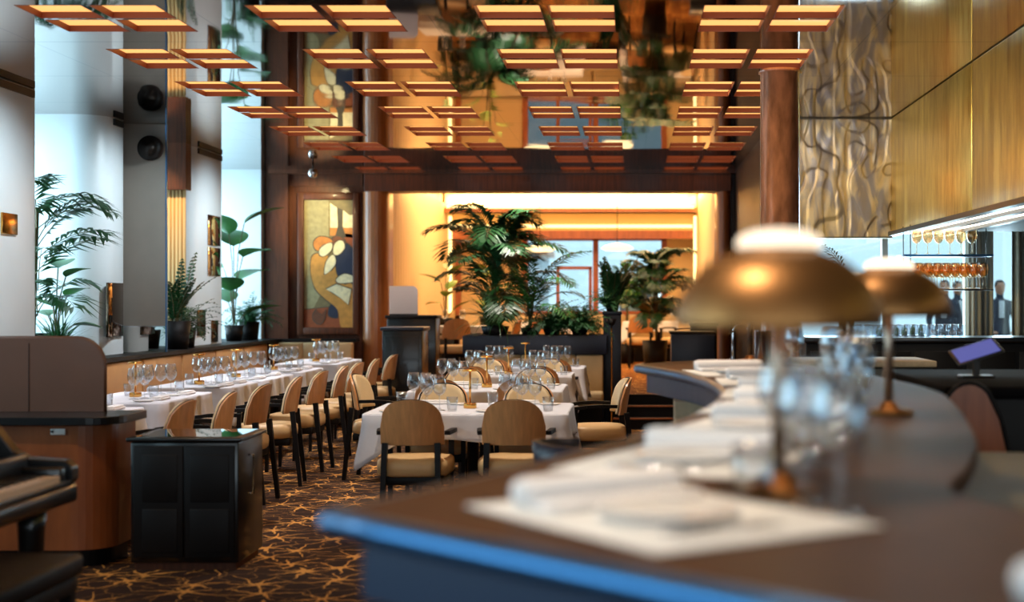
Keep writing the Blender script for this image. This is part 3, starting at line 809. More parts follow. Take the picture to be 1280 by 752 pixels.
# ------------------------------------------------------------------ host desk, screen, cabinet, piano at left
hd = thing('host_desk', 'curved wooden host desk with black top behind the piano', 'desk', (-4.9, 8.0, 0))
def rr(x1, y0, y1, r, x0=0):
    return [(x0, y0)]+[(x1-r+r*math.sin(PI/2*k/8), y0+r-r*math.cos(PI/2*k/8)) for k in range(9)]+[(x1, y1), (x0, y1)]
MB().prism(rr(1.97, .03, .5, .2), .1, .80).build('body', 'wood_desk', hd)
MB().prism(rr(1.93, .07, .48, .2), 0, .1).build('plinth', 'black_wood', hd)
MB().prism(rr(2.03, -.02, .52, .2), .80, .845).build('desk_top', 'black_lacquer', hd, bevel=.006)
t = MB().rbox(0, .085, -.008, .004, 0, .035, .008); 
o = t.build('door_entry_plate', 'porcelain', hd, (1.66, .026, .745))
MB().lathe([(0, 0), (.008, 0), (.008, .004), (0, .004)], 14, T=Matrix.Translation((.012, -.008, .02)) @ Matrix.Rotation(PI/2, 4, 'X')).build('lens', 'black_lacquer', o)
ps = thing('privacy_screen', 'brown leather-covered screen with rounded top corner standing behind the desk top', 'screen', (-4.5, 8.40, .845))
ol = [(0, 0), (0, .43)]+[(1.42-.16+.16*math.sin(PI/2*k/8), .43-.16+.16*math.cos(PI/2*k/8)) for k in range(9)]+[(1.42, 0)]
def slab_xz(ol, y0, y1):
    mb = MB(); n = len(ol)
    return mb.add([(x, y0, z) for x, z in ol]+[(x, y1, z) for x, z in ol], [tuple(range(n)), tuple(range(n, 2*n))[::-1]]+[(i, (i+1) % n, n+(i+1) % n, n+i) for i in range(n)])
slab_xz(ol, 0, .03).build('panel', 'screen_brown', ps, bevel=.006)
tb = MB(); tb.tube([(x, .015, z) for x, z in ol[1:]], .012, 8); tb.build('edge_piping', 'screen_brown', ps)
for x in (.55, .98): MB().box(x, x+.004, -.003, 0, 0, .4).build('seam', 'black_wood', ps)
# black service cabinet
cb = thing('service_cabinet', 'low black service cabinet with a glossy glass top beside the host desk', 'cabinet', (-2.78, 7.98, 0))
MB().rbox(0, .6, 0, .52, .04, .71, .008).build('carcass', 'black_lacquer', cb)
MB().box(.02, .58, .02, .5, 0, .04).build('plinth', 'wood_dark', cb)
MB().rbox(-.02, .62, -.02, .54, .712, .735, .006).build('cabinet_top', 'black_lacquer', cb)
g = MB(); g.box(.02, .58, .02, .5, .735, .738); g.build('glass_inlay', 'mirror', cb)
for x0, x1 in ((.02, .295), (.305, .58)):
    d = MB().rbox(x0, x1, -.014, .002, .07, .69, .004).build('door', 'black_wood', cb)
    MB().rbox(x0+.05 if x0 < .2 else x0+.03, x1-.03, -.018, -.012, .38, .64, .003).build('door_panel', 'black_wood', d)
    MB().rbox(x0+.05 if x0 < .2 else x0+.03, x1-.03, -.018, -.012, .1, .34, .003).build('door_panel', 'black_wood', d)
h_ = MB().tube([(.602, .2, .4), (.63, .2, .4), (.63, .2, .62), (.602, .2, .62)], .007); h_.build('handle', 'steel', cb)

pn = thing('grand_piano', 'black grand piano with its keyboard towards the right, cut by the left edge', 'piano', (-2.47, 6.35, 0))
# local: -X into the body, Y along the keyboard (treble end at y = 0)
MB().rbox(-.42, .0, -1.5, .08, .60, .685, .02).build('key_bed', 'black_lacquer', pn)
ch = MB(); ch.add([(x, y, z) for y in (.0, .08) for x, z in ((-.02, .68), (-.0, .70), (-.0, .76), (-.03, .79), (-.20, .80), (-.26, .83), (-.34, .93), (-.42, 1.0), (-.42, .68))],
       [tuple(range(9)), tuple(range(9, 18))[::-1]]+[(i, (i+1) % 9, 9+(i+1) % 9, 9+i) for i in range(9)])
ch.build('cheek', 'black_lacquer', pn, bevel=.008)
MB().rbox(-.022, -.002, -1.5, .0, .68, .705, .004).build('key_slip', 'black_lacquer', pn)
MB().rbox(-.20, -.02, -.075, -.0, .685, .765, .01).build('key_block', 'black_lacquer', pn)
for k in range(30):
    y = -.078-.0235*k
    MB().box(-.19, -.022, y-.0228, y, .70, .732).build('white_key', 'key_white', pn)
for k in range(30):
    if k % 7 in (0, 3): continue
    y = -.078-.0235*k
    MB().box(-.19, -.085, y-.006, y+.006, .732, .742).build('black_key', 'black_lacquer', pn)
fb = MB(); fb.rbox(-.235, -.19, -1.5, 0, .70, .82, .01); fb.rbox(-.43, -.2, -1.5, 0, .68, .80, .01); fb.build('fallboard', 'black_lacquer', pn)
body = [(-.42, -1.5), (-.42, .08), (-.9, .08), (-1.3, .05), (-1.6, -.2), (-1.75, -.6), (-2.1, -.9), (-2.3, -1.2), (-2.2, -1.5)]
MB().prism(body, .68, .98).build('case', 'black_lacquer', pn, bevel=.01)
MB().prism([(x*1.005, y*1.005) for x, y in body], .982, 1.0).build('lid', 'black_lacquer', pn)
for x, y in ((-.13, -.12), (-.13, -1.35), (-1.9, -1.1)):
    l = MB().lathe([(0, .03), (.035, .03), (.04, .1), (.05, .25), (.06, .5), (.07, .6), (0, .6)], 6).build('leg', 'black_lacquer', pn, (x, y, 0))
    MB().lathe([(0, 0), (.02, 0), (.025, .02), (.02, .035), (0, .035)], 12).build('caster', 'brass', l)
pb = thing('piano_bench', 'black padded piano bench at the bottom left corner', 'bench', (-2.38, 5.35, 0))
MB().rbox(-.19, .19, -.42, .42, .40, .49, .025).build('seat', 'black_wood', pb)
MB().rbox(-.17, .17, -.40, .40, .34, .40, .006).build('apron', 'black_wood', pb)
for x in (-.14, .14):
    for y in (-.36, .36): MB().bar((x, y, .35), (x, y, 0), .05, .05, w2=.035, d2=.035).build('leg', 'black_wood', pb)

# ------------------------------------------------------------------ the bar
outer = [(-.50, 2.40), (-.33, 2.78), (-.16, 3.2), (.02, 3.7), (.17, 4.25), (.29, 4.9), (.36, 5.55), (.35, 6.15), (.27, 6.8), (.14, 7.35), (.03, 7.75)]
inner = [(.06, 7.9), (.3, 8.2), (.62, 8.3), (.88, 7.9), (1.05, 7.2), (1.15, 6.3), (1.17, 5.5), (1.08, 4.8), (.96, 4.1), (.84, 3.5), (.70, 3.0), (.60, 2.7), (.62, 2.48), (.8, 2.3), (1.3, 2.1)]
outl = catmull(outer, 5)+catmull(inner, 5)+[(1.6, 1.9), (1.6, 1.0), (.86, 1.0), (.2, 1.67)]
BT = 1.15
bar_ = thing('bar_counter', 'curved brown-topped cocktail bar sweeping away at the right', 'bar counter')
MB().prism(outl, BT-.045, BT).build('bar_top', 'counter_top', bar_, bevel=.008)
def inset(poly, d):
    n = len(poly); out = []
    ar = sum(poly[i][0]*poly[(i+1) % n][1]-poly[(i+1) % n][0]*poly[i][1] for i in range(n))
    sg = 1 if ar > 0 else -1
    for i in range(n):
        a = Vector(poly[i-1]); b = Vector(poly[i]); c = Vector(poly[(i+1) % n])
        e1 = (b-a).normalized(); e2 = (c-b).normalized()
        n1 = Vector((-e1.y, e1.x)); n2 = Vector((-e2.y, e2.x)); m_ = (n1+n2)
        m_ = m_.normalized() if m_.length > .1 else n1
        out.append(tuple(b+m_*d*sg))
    return out
ins = inset(outl, .05)
MB().prism(ins, BT-.15, BT-.045).build('fascia', 'navy_bar', bar_)
# lower die panel, narrower, following the sweep, without the far overhang
lo = [p for p in catmull(outer[:-1], 5)]; 
die = inset([(x, y) for x, y in outl if y < 7.0], .24)
MB().prism(die, 0.02, BT-.15).build('bar_front', 'navy_bar', bar_)
# edge strip following the outer rim
rim = [(.86, 1.0), (.2, 1.67)]+[(-.50, 2.40)]+catmull(outer, 5)+[(.06, 7.9)]
e = MB()
e.tube([(x, y, BT-.022) for x, y in [(.2+.66*(1-k/6), 1.67-.67*(1-k/6)) for k in range(6)]+[(.2-.7*k/6, 1.67+.73*k/6) for k in range(7)]+catmull(outer, 5)[1:]+[(.06, 7.9)]], .024, 10)
e.build('edge_trim', 'edge_metal', bar_)
e = MB(); e.box(-.06, .1, -.1, .1, 0, BT-.15); 
o = e.build('end_post', 'stone_cream', bar_, (.27, 7.15, 0)); 
# inner low work counter (inside the sweep)
wc = thing('work_counter', 'low olive-brown work counter inside the curve of the bar', 'counter')
wp = [(.52, 2.7), (.62, 3.1), (.74, 3.5), (.86, 4.1), (.98, 4.7), (1.05, 5.3), (2.2, 5.1), (2.2, 2.4), (.75, 2.5)]
MB().prism(wp, .90, .945).build('counter_top', 'olive_counter', wc, bevel=.006)
MB().prism(inset(wp, .03), 0, .90).build('carcass', 'black_wood', wc)
# dome lamps on the bar
def make_dome_lamp():
    t = thing('bar_lamp', 'x', 'lamp')
    MB().lathe([(0, 0), (.072, 0), (.075, .008), (.06, .016), (.03, .02), (.026, .034), (.013, .04), (0, .04)], 32).build('base', 'lamp_brass', t)
    MB().lathe([(0, .03), (.014, .03), (.014, .40), (0, .40)], 16).build('stem', 'lamp_stem', t)
    out = [(.19*math.cos(PI/2*k/16)**.8 if k < 16 else 0, .303+.142*math.sin(PI/2*k/16)**1.08) for k in range(17)]
    out = [p for p in out if p[0] > .07]
    inn = [(r-.003, z-.003) for r, z in reversed(out)]
    MB().lathe([(.189, .302)]+out+[(.072, out[-1][1]+.006)]+[(.069, out[-1][1])]+inn+[(.186, .302)], 48).build('lamp_shade', 'lamp_brass', t)
    z = out[-1][1]+.004
    MB().lathe([(.074, z), (.077, z+.008), (.07, z+.022), (.045, z+.032), (0, z+.036)], 32).build('glass_cap', 'cap_glow', t)
    MB().lathe([(0, .36), (.03, .37), (.035, .4), (.02, .425), (0, .43)], 16).build('bulb', 'cap_glow', t)
    return t
DOME = Proto(make_dome_lamp())
for k, (x, y) in enumerate(((.265, 2.6), (.785, 4.4), (.98, 6.5), (.66, 8.05))):
    DOME.put((x, y, BT), 0, ['brass dome lamp nearest the camera on the bar', 'brass dome lamp second along the bar, beside the curve of the counter', 'brass dome lamp third along the bar, partly behind the nearer shades', 'brass dome lamp at the far end of the bar'][k], 'dome lamps on the bar')
# placemats and settings on the bar
mt = MB(); mt.rbox(-.28, .28, -.215, .215, 0, .003, .0015)
MAT = Proto(tag(mt.build('placemat', 'wood_mat'), 'x', 'placemat'))
rollm = MB(); T = Matrix.Rotation(PI/2, 4, 'Y')
rollm.lathe([(0, -.17), (.022, -.17), (.027, -.15), (.026, .15), (.022, .17), (0, .17)], 20, T=Matrix.Translation((0, 0, .026)) @ T)
rollm.rbox(-.16, .17, -.08, .0, 0, .016, .007)
ROLL = Proto(tag(rollm.build('rolled_napkin', 'napkin'), 'x', 'napkin'))
bp = MB().lathe([(0, 0), (.07, 0), (.1, .008), (.115, .014), (.105, .013), (.075, .006), (0, .006)], 36)
BPL = Proto(tag(bp.build('dinner_plate', 'porcelain'), 'x', 'plate'))
def cutlery(kind):
    mb = MB()
    if kind == 'knife':
        mb.rbox(-.006, .006, -.1, .0, 0, .005, .002); mb.add([(-.007, 0, 0), (.007, 0, 0), (.007, .09, 0), (-.003, .11, 0), (-.007, 0, .002), (.007, 0, .002), (.007, .09, .002), (-.003, .11, .002)], [(3, 2, 1, 0), (4, 5, 6, 7), (0, 1, 5, 4), (1, 2, 6, 5), (2, 3, 7, 6), (3, 0, 4, 7)])
    else:
        mb.rbox(-.004, .004, -.1, .04, 0, .004, .0015); mb.rbox(-.01, .01, .04, .06, 0, .004, .002)
        for x in (-.008, -.0027, .0027, .008): mb.rbox(x-.0014, x+.0014, .06, .1, 0, .003, .001)
    return tag(mb.build('table_knife' if kind == 'knife' else 'table_fork', 'steel'), 'x', kind)
KN = Proto(cutlery('knife')); FK = Proto(cutlery('fork'))
bs = [(.053, 2.325, -.97), (.13, 3.13, -1.94), (.34, 3.9, -1.87), (.47, 4.65, -1.8), (.56, 5.38, -1.68), (.58, 6.1, -1.57), (.50, 6.85, -1.42)]
for k, (x, y, a) in enumerate(bs):
    nm = ordn[k]
    ca, sa = math.cos(a), math.sin(a)
    def L(u, v): return (x+u*ca-v*sa, y+u*sa+v*ca)
    MAT.put((x, y, BT), a, 'white placemat, %s along the bar from the camera' % nm, 'placemats on the bar')
    p = L(0.02, -.01); BPL.put((p[0], p[1], BT+.003), 0, 'white plate on the %s placemat along the bar' % nm, 'plates on the bar')
    p = L(-.19, -.0); ROLL.put((p[0], p[1], BT+.003), a+PI/2+.06, 'rolled white napkin on the %s placemat along the bar' % nm, 'rolled napkins on the bar')
    p = L(.16, -.02); KN.put((p[0], p[1], BT+.003), a, 'steel knife on the %s placemat along the bar' % nm, 'knives on the bar')
    p = L(.195, -.02); FK.put((p[0], p[1], BT+.003), a, 'steel fork on the %s placemat along the bar' % nm, 'forks on the bar')
    p = L(.15, .24); WINE.put((p[0], p[1], BT), 0, 'stemmed wine glass behind the %s placemat along the bar' % nm, 'wine glasses on the bar')
    p = L(.03, .27); WINE.put((p[0], p[1], BT), 0, 'stemmed wine glass left of the pair behind the %s placemat along the bar' % nm, 'wine glasses on the bar')
    p = L(-.08, .25); TUMB.put((p[0], p[1], BT), 0, 'clear tumbler behind the %s placemat along the bar' % nm, 'tumblers on the bar')
ROLL.put((.61, 1.70, BT), .3, 'white napkin end at the bottom right corner of the bar', 'rolled napkins on the bar')
# bar stools
def make_stool():
    t = thing('bar_stool', 'x', 'bar stool')
    MB().lathe([(0, .68), (.19, .68), (.205, .70), (.205, .75), (.18, .775), (0, .78)], 28).build('seat', 'navy', t)
    mb = MB(); n = 16; vs = []
    for k in range(n+1):
        a = PI+PI*k/n
        for r, z in ((.215, .80), (.235, .80), (.245, .93-.03*abs(k/n-.5)), (.222, .93-.03*abs(k/n-.5))): vs.append((r*math.cos(a), r*math.sin(a), z))
    fs = []
    for k in range(n):
        for i in range(4): fs.append((k*4+i, k*4+4+i, k*4+4+(i+1) % 4, k*4+(i+1) % 4))
    fs += [(0, 1, 2, 3), (n*4+3, n*4+2, n*4+1, n*4)]
    mb.add(vs, fs, 0, True).build('backrest', 'navy', t)
    for a in (45, 135, 225, 315):
        c, s = math.cos(math.radians(a)), math.sin(math.radians(a))
        l = MB().bar((c*.15, s*.15, .7), (c*.21, s*.21, 0), .03, .03, w2=.022, d2=.022).build('leg', 'black_wood', t)
        MB().box(-.014, .014, -.014, .014, 0, .05).build('leg_cap', 'brass', l, (c*.208, s*.208, 0))
    for a in (200, 270, 340):
        c, s = math.cos(math.radians(a)), math.sin(math.radians(a)); MB().bar((c*.2, s*.2, .74), (c*.225, s*.225, .83), .02, .02).build('back_post', 'brass', t)
    MB().tube([(.19*math.cos(2*PI*k/24), .19*math.sin(2*PI*k/24), .27) for k in range(25)], .009).build('footrest', 'brass', t)
    return t
ST = Proto(make_stool())
ST.put((-.78, 2.55, 0), -.9, 'navy bar stool with brass fittings tucked by the near corner of the bar', 'bar stools')
ST.put((-.16, 5.85, 0), -1.3, 'navy low-backed bar stool beyond the placemats, left side of the bar', 'bar stools')

# ------------------------------------------------------------------ behind the bar
sc1 = thing('bar_station', 'black station cabinet with a tan top in the curve behind the bar', 'cabinet', (1.0, 8.9, 0))
MB().rbox(0, .86, 0, .6, .0, 1.08, .01).build('carcass', 'black_lacquer', sc1); MB().rbox(-.02, .88, -.02, .62, 1.08, 1.12, .008).build('station_top', 'stone_cream', sc1)
for k in range(2): MB().rbox(.03+.41*k, .41+.41*k, -.014, 0, .08, 1.02, .004).build('door', 'black_wood', sc1)
bb = thing('back_bar', 'long black back bar counter under the windows', 'counter', (1.6, 13.2, 0))
MB().rbox(0, 3.4, .04, .75, 0, 1.1, .01).build('carcass', 'black_wood', bb); MB().rbox(-.02, 3.42, 0, .78, 1.1, 1.15, .008).build('counter_top', 'black_lacquer', bb)
for k in range(7):
    MB().rbox(.04+.48*k, .48+.48*k, .02, .05, .1, 1.02, .004).build('door', 'black_wood', bb)
def small_glass():
    return tag(MB().lathe([(0, 0), (.025, 0), (.03, .1), (.032, .12), (.0305, .12), (.028, .1), (.023, .008), (0, .008)], 14).build('highball_glass', 'glass'), 'x', 'glass')
HB = Proto(small_glass())
for r in range(2):
    for k in range(15):
        HB.put((2.03+.072*k, 13.28+.09*r, BT), 0, 'clear highball glass, %s row on the back bar, %s' % (('front', 'rear')[r], 'left end' if k == 0 else 'right end' if k == 14 else 'number %s from the left' % ('two three four five six seven eight nine ten eleven twelve thirteen fourteen'.split()[k-1])), 'highball glasses on the back bar')
# tray of green bottles
tr = tag(MB().rbox(0, .5, 0, .2, 0, .012, .004).build('serving_tray', 'steel', None, (2.3, 13.56, BT)), 'flat steel tray of green bottles on the back bar', 'tray')
gb = tag(MB().lathe([(0, 0), (.028, 0), (.03, .01), (.03, .06), (.012, .08), (.011, .1), (0, .1)], 14).build('bottle', 'green_glass'), 'x', 'bottle')
GB = Proto(gb)
for k in range(6): GB.put((2.34+.08*k, 13.65, BT+.012), 0, 'small green bottle standing on the steel tray, %s from the left' % ordn[k], 'green bottles on the tray')
# hanging glass shelf
sh = thing('glass_shelf', 'two-tier hanging glass shelf before the bar window', 'shelf', (2.5, 12.9, 0))
MB().rbox(-.06, .74, 0, .4, 1.885, 1.905, .004).build('shelf_board', 'edge_metal', sh); MB().rbox(-.06, .74, 0, .4, 1.58, 1.594, .003).build('shelf_board', 'dark_metal', sh)
for x in (0, .68):
    for y in (.03, .37): MB().tube([(x, y, 1.585), (x, y, BZ+.05)], .005, 6).build('rod', 'dark_metal', sh)
AW = Proto(glass_proto('wine', 'amber_glass'))
cw = 'one two three four five six seven eight nine'.split()
for k in range(6): AW.put((2.58+.1*k, 13.05, 1.906), 0, 'wine glass on the top tier of the glass shelf, %s from the left' % ordn[k], 'wine glasses on the glass shelf')
for r in range(3):
    for k in range(9):
        AW.put((2.5+.083*k, 12.98+.11*r, 1.596), 0, 'wine glass on the lower tier of the glass shelf, %s row, %s from the left' % (('front', 'middle', 'back')[r], ordn[k]), 'wine glasses on the glass shelf')
s2 = thing('glass_shelf', 'short shelf ends at the right edge behind the bar', 'shelf', (3.45, 12.2, 0))
MB().rbox(0, .5, 0, .3, 1.96, 1.985, .004).build('shelf_board', 'wood_dark', s2); MB().rbox(0, .5, 0, .3, 1.575, 1.6, .004).build('shelf_board', 'wood_dark', s2)
for x in (.1, .45):
    MB().tube([(x, .15, 1.585), (x, .15, BZ+.05)], .006, 6).build('rod', 'dark_metal', s2)
# till tablet
tb = thing('till_tablet', 'lit tablet till tilted on a stand behind the bar', 'tablet', (1.72, 7.2, 1.11))
T = Matrix.Translation((0, 0, .13)) @ Matrix.Rotation(-.3, 4, 'Y') @ Matrix.Rotation(.42, 4, 'X')
MB().rbox(-.12, .12, -.085, .085, -.008, .004, .006, T=T).build('tablet_body', 'black_lacquer', tb)
MB().box(-.105, .105, -.07, .07, .004, .006, T=T).build('display', 'tablet', tb)
MB().bar((0, 0, 0), (0, 0, .115), .03, .03).build('stand', 'dark_metal', tb); MB().rbox(-.08, .08, -.06, .06, 0, .012, .004).build('base', 'dark_metal', tb)
# till counter with curved wooden end panels
tc = thing('till_counter', 'black till counter with an arched wooden end panel', 'counter', (1.38, 6.4, 0))
ar = [(0, 0), (0, .98)]+[(.12-.12*math.cos(PI*k/12), .98+.15*math.sin(PI*k/12)) for k in range(1, 10)]+[(.26, .97), (.30, .8), (.32, .5), (.32, 0)]
slab_xz(ar, 0, .03).build('end_panel', 'wood_panel', tc)
tb_ = MB(); tb_.tube([(x, .0, z) for x, z in ar[1:]], .01, 8); tb_.build('panel_rim', 'black_wood', tc)
MB().rbox(.1, 1.6, .05, 1.6, 0, 1.06, .01).build('carcass', 'black_wood', tc)
MB().rbox(.02, 1.64, .03, 1.64, 1.06, 1.11, .01).build('counter_top', 'matte_black', tc)
MB().rbox(.62, 1.2, .02, .05, .1, .85, .006).build('cabinet_door', 'wood_panel', tc)
for z in (.9,): MB().rbox(.62, 1.2, .02, .05, z, z+.12, .006).build('drawer', 'wood_panel', tc)
# silver bucket and tap
bk = thing('ice_bucket', 'polished steel ice bucket at the far end of the bar', 'bucket', (.74, 8.15, BT))
MB().lathe([(0, 0), (.04, 0), (.046, .02), (.05, .17), (.052, .172), (.047, .172), (.044, .02), (0, .015)], 24).build('bucket_body', 'steel', bk)
MB().tube([(.05, 0, .14), (.065, 0, .14), (.065, 0, .11), (.05, 0, .11)], .004, 6).build('handle', 'steel', bk)
tp = thing('bar_tap', 'arched steel tap at the far end of the bar', 'tap', (.60, 8.6, 1.12))
MB().tube([(0, 0, 0), (0, 0, .18)]+[(.05-.05*math.cos(PI*k/8), 0, .18+.05*math.sin(PI*k/8)) for k in range(1, 9)], .007, 8).build('spout', 'steel', tp)
MB().lathe([(0, 0), (.02, 0), (.018, .02), (0, .02)], 14).build('base', 'steel', tp)
fs_ = thing('sink_cabinet', 'black sink cabinet at the far end of the bar', 'cabinet', (.35, 8.42, 0))
MB().rbox(0, .6, 0, .45, 0, 1.08, .01).build('carcass', 'black_wood', fs_); MB().rbox(-.01, .61, -.01, .46, 1.08, 1.12, .008).build('cabinet_top', 'steel', fs_)

# ------------------------------------------------------------------ planter wall between centre tables and upper floor
pw = thing('planter_box', 'long navy planter box with cream padded front beyond the centre tables', 'planter', (-1.95, 16.72, 0))
MB().rbox(0, 1.62, .08, .5, 0, .86, .008).build('carcass', 'navy', pw)
MB().rbox(-.02, 1.66, .0, .56, .86, 1.08, .008).build('trough', 'navy', pw)
for k in range(5): MB().rbox(.02+.32*k, .335+.32*k, .02, .09, .4, .855, .02).build('backrest', 'cream_leather', pw)
MB().rbox(.0, 1.62, -.3, .08, .28, .44, .03).build('seat', 'cream_leather', pw)
MB().box(.03, 1.6, -.27, .08, 0, .28).build('plinth', 'black_wood', pw)
MB().box(.0, 1.63, .03, .53, 1.06, 1.085).build('soil', 'soil', pw)
pp = thing('plant_pedestal', 'tall dark navy pedestal at the right end of the planter box', 'pedestal', (-.33, 17.0, 0))
MB().rbox(-.01, .2, 0, .5, 0, 1.32, .008).build('pedestal_body', 'navy', pp)
MB().rbox(-.02, .21, -.01, .51, 1.32, 1.36, .006).build('pedestal_cap', 'navy', pp)
o = thing('brass_post', 'short brass post before the dark pedestal', 'post', (-.24, 16.9, 0))
MB().lathe([(0, 0), (.05, 0), (.05, .02), (.008, .03), (.008, 1.2), (0, 1.2)], 12).build('post_pole', 'brass', o); MB().lathe([(0, 1.2), (.03, 1.2), (.06, 1.27), (.055, 1.27), (0, 1.22)], 16).build('bowl', 'black_lacquer', o)
# dark hosts cabinets left of planter and right of stairs
c1 = thing('host_cabinet', 'black cabinet left of the rear opening, below the pale screen', 'cabinet', (-2.88, 16.6, 0))
MB().rbox(0, .46, 0, .5, .04, 1.14, .008).build('carcass', 'black_lacquer', c1); MB().rbox(-.02, .48, -.02, .52, 1.14, 1.18, .006).build('cabinet_top', 'navy', c1); MB().box(.02, .44, .02, .48, 0, .04).build('plinth', 'black_wood', c1)
MB().rbox(.03, .43, -.014, 0, .1, 1.08, .004).build('door', 'black_lacquer', c1)
c2 = thing('host_cabinet', 'second black cabinet on the raised floor carrying the pale screen', 'cabinet', (-3.1, 18.2, UP))
MB().rbox(0, .62, 0, .4, 0, .9, .008).build('carcass', 'black_lacquer', c2); MB().rbox(-.02, .64, -.02, .42, .9, .94, .006).build('cabinet_top', 'black_wood', c2)
ps2 = thing('privacy_screen', 'pale pink-white screen with rounded corner on the black cabinet', 'screen', (-3.1, 18.4, UP+.94))
mat('screen_pale', lin(240, 222, 214), .5)
ol2 = [(0, 0), (0, .37)]+[(.36-.07+.07*math.sin(PI/2*k/6), .37-.07+.07*math.cos(PI/2*k/6)) for k in range(7)]+[(.36, 0)]
slab_xz(ol2, 0, .03).build('panel', 'screen_pale', ps2, bevel=.004); MB().rbox(-.0, .36, -.02, .05, -.0, .015, .004).build('foot', 'black_wood', ps2)
c3 = thing('side_cabinet', 'low black cabinet right of the steps on the raised floor', 'cabinet', (.5, 18.3, UP))
MB().rbox(0, .55, 0, .5, 0, .70, .008).build('carcass', 'navy', c3); MB().rbox(-.02, .57, -.02, .52, .70, .735, .006).build('cabinet_top', 'black_wood', c3)
c4 = thing('side_cabinet', 'slightly taller black cabinet behind the low one right of the steps', 'cabinet', (.78, 18.95, UP))
MB().rbox(0, .34, 0, .4, 0, .80, .008).build('carcass', 'black_wood', c4); MB().rbox(-.02, .36, -.02, .42, .80, .84, .006).build('cabinet_top', 'black_lacquer', c4)
# rear room furniture
table(-2.55, 20.9, .5, .45, 'x', 'table under a white cloth at the left of the rear room', 'white cloth on the left table of the rear room', 41, 'rear room tables', 'rear room tablecloths', z0=UP)
table(.45, 25.2, .6, .45, 'x', 'table under a white cloth at the right of the rear room', 'white cloth on the right table of the rear room', 42, 'rear room tables', 'rear room tablecloths', z0=UP)
table(-1.4, 24.6, .55, .45, 'x', 'table under a white cloth in the middle of the rear room', 'white cloth on the middle table of the rear room', 43, 'rear room tables', 'rear room tablecloths', z0=UP)
for a in (((-2.5, 20.2, UP), .35, 'armchair side-on at the near side of the left rear-room table'), ((-2.05, 19.9, UP), PI/2, 'armchair nearest the planter facing the left rear-room table'), ((-1.86, 20.9, UP), PI/2, 'armchair at the right end of the left rear-room table'),
          ((.14, 24.0, UP), 0, 'armchair seen from behind at the right rear-room table'), ((.78, 24.4, UP), PI/2+.6, 'turned armchair at the right rear-room table'), ((-1.5, 23.9, UP), 0, 'armchair seen from behind at the middle rear-room table')):
    CHAIR.put(a[0], a[1], a[2], 'armchairs in the rear room')
for x, y, n_ in ((-2.7, 20.8, 'left'), (-1.4, 24.5, 'middle'), (.45, 25.1, 'right')):
    for k in range(2): WINE.put((x+.25*k, y, UP+TT), 0, 'stemmed wine glass on the %s rear-room table, %s of two' % (n_, ('left', 'right')[k]), 'wine glasses in the rear room')
b3 = thing('banquette', 'cream banquette along the far wall of the rear room', 'banquette', (-3.2, 26.3, UP))
for k in range(7): MB().rbox(.62*k, .6+.62*k, .4, .58, .4, .86, .04).build('backrest', 'cream_leather', b3)
MB().rbox(0, 4.3, -.05, .42, .26, .44, .04).build('seat', 'cream_leather', b3); MB().box(0, 4.3, 0, .58, 0, .28).build('plinth', 'black_wood', b3)
pd = thing('pendant_lamp', 'glowing white pendant lamp hanging in the rear room', 'lamp', (-.25, 24.5, 2.35))
MB().lathe([(0, -.03), (.2, -.02), (.28, .02), (.2, .07), (.04, .11), (0, .115)], 28).build('lamp_shade', 'pendant_glow', pd); MB().tube([(0, 0, .11), (0, 0, 1.145)], .006, 6).build('cord', 'dark_metal', pd)
for i, (x, l) in enumerate(((-1.6, 'glowing pendant lamp left of the brighter one in the rear room'),)):
    dup(pd, (x, 25.0, 2.35), 0, l)

# ------------------------------------------------------------------ plants
def frond(mb, base, az, L, lift, droop, nl=16, ll=.28, lw=.022, mi=0, stem_r=.006, start=.25, rnd=random):
    d = Vector((math.cos(az), math.sin(az), 0)); side = Vector((-math.sin(az), math.cos(az), 0))
    pts = []; p = Vector(base); a = lift
    n = 14
    for k in range(n+1):
        pts.append(p.copy()); a -= droop/n*(.4+1.2*k/n)
        p = p+(d*math.cos(a)+Vector((0, 0, 1))*math.sin(a))*L/n
    mb.tube(pts, [stem_r*(1-.7*k/n) for k in range(n+1)], 5, mi=1, caps=False)
    for i in range(nl):
        u = start+(1-start)*i/(nl-1); f = u*n; k = min(n-1, int(f)); q = pts[k].lerp(pts[k+1], f-k)
        tan = (pts[k+1]-pts[k]).normalized()
        l = ll*math.sin(PI*(.18+.78*(u-start)/(1-start)))**.7
        for s in (-1, 1):
            dr = (side*s*.85+tan*.75+Vector((0, 0, .12))).normalized(); dn = Vector((0, 0, -1))
            m1 = q+dr*l*.5+dn*l*.04+Vector((rnd.uniform(-.01, .01),)*3); e = q+dr*l+dn*l*rnd.uniform(.2, .42)
            wv = tan.cross(Vector((0, 0, 1))).cross(dr)
            wv = (tan-dr*tan.dot(dr)).normalized()*lw/2
            up_ = Vector((0, 0, .003))
            mb.add([q, m1+wv, e, m1-wv, m1+up_], [(0, 1, 4), (1, 2, 4), (2, 3, 4), (3, 0, 4)], mi, False)
def big_leaf(mb, base, tip_dir, L, Wd, mi=0, curl=.25):
    d = Vector(tip_dir).normalized(); s = d.cross(Vector((0, 0, 1)))
    if s.length < .1: s = Vector((1, 0, 0))
    s.normalize(); nrm = s.cross(d).normalized()
    n = 10; vs = []; fs = []
    for k in range(n+1):
        u = k/n; w_ = Wd*math.sin(PI*min(1, u**.75*1.0))**.8 if 0 < u < 1 else .002
        c = Vector(base)+d*L*u-nrm*curl*L*u*u
        for v in (-1, -.5, 0, .5, 1): vs.append(c+s*w_*v*.5-nrm*abs(v)*w_*.12*-1)
    for k in range(n):
        for i in range(4): fs.append((k*5+i, k*5+i+1, k*5+5+i+1, k*5+5+i))
    mb.add(vs, fs, mi, True)
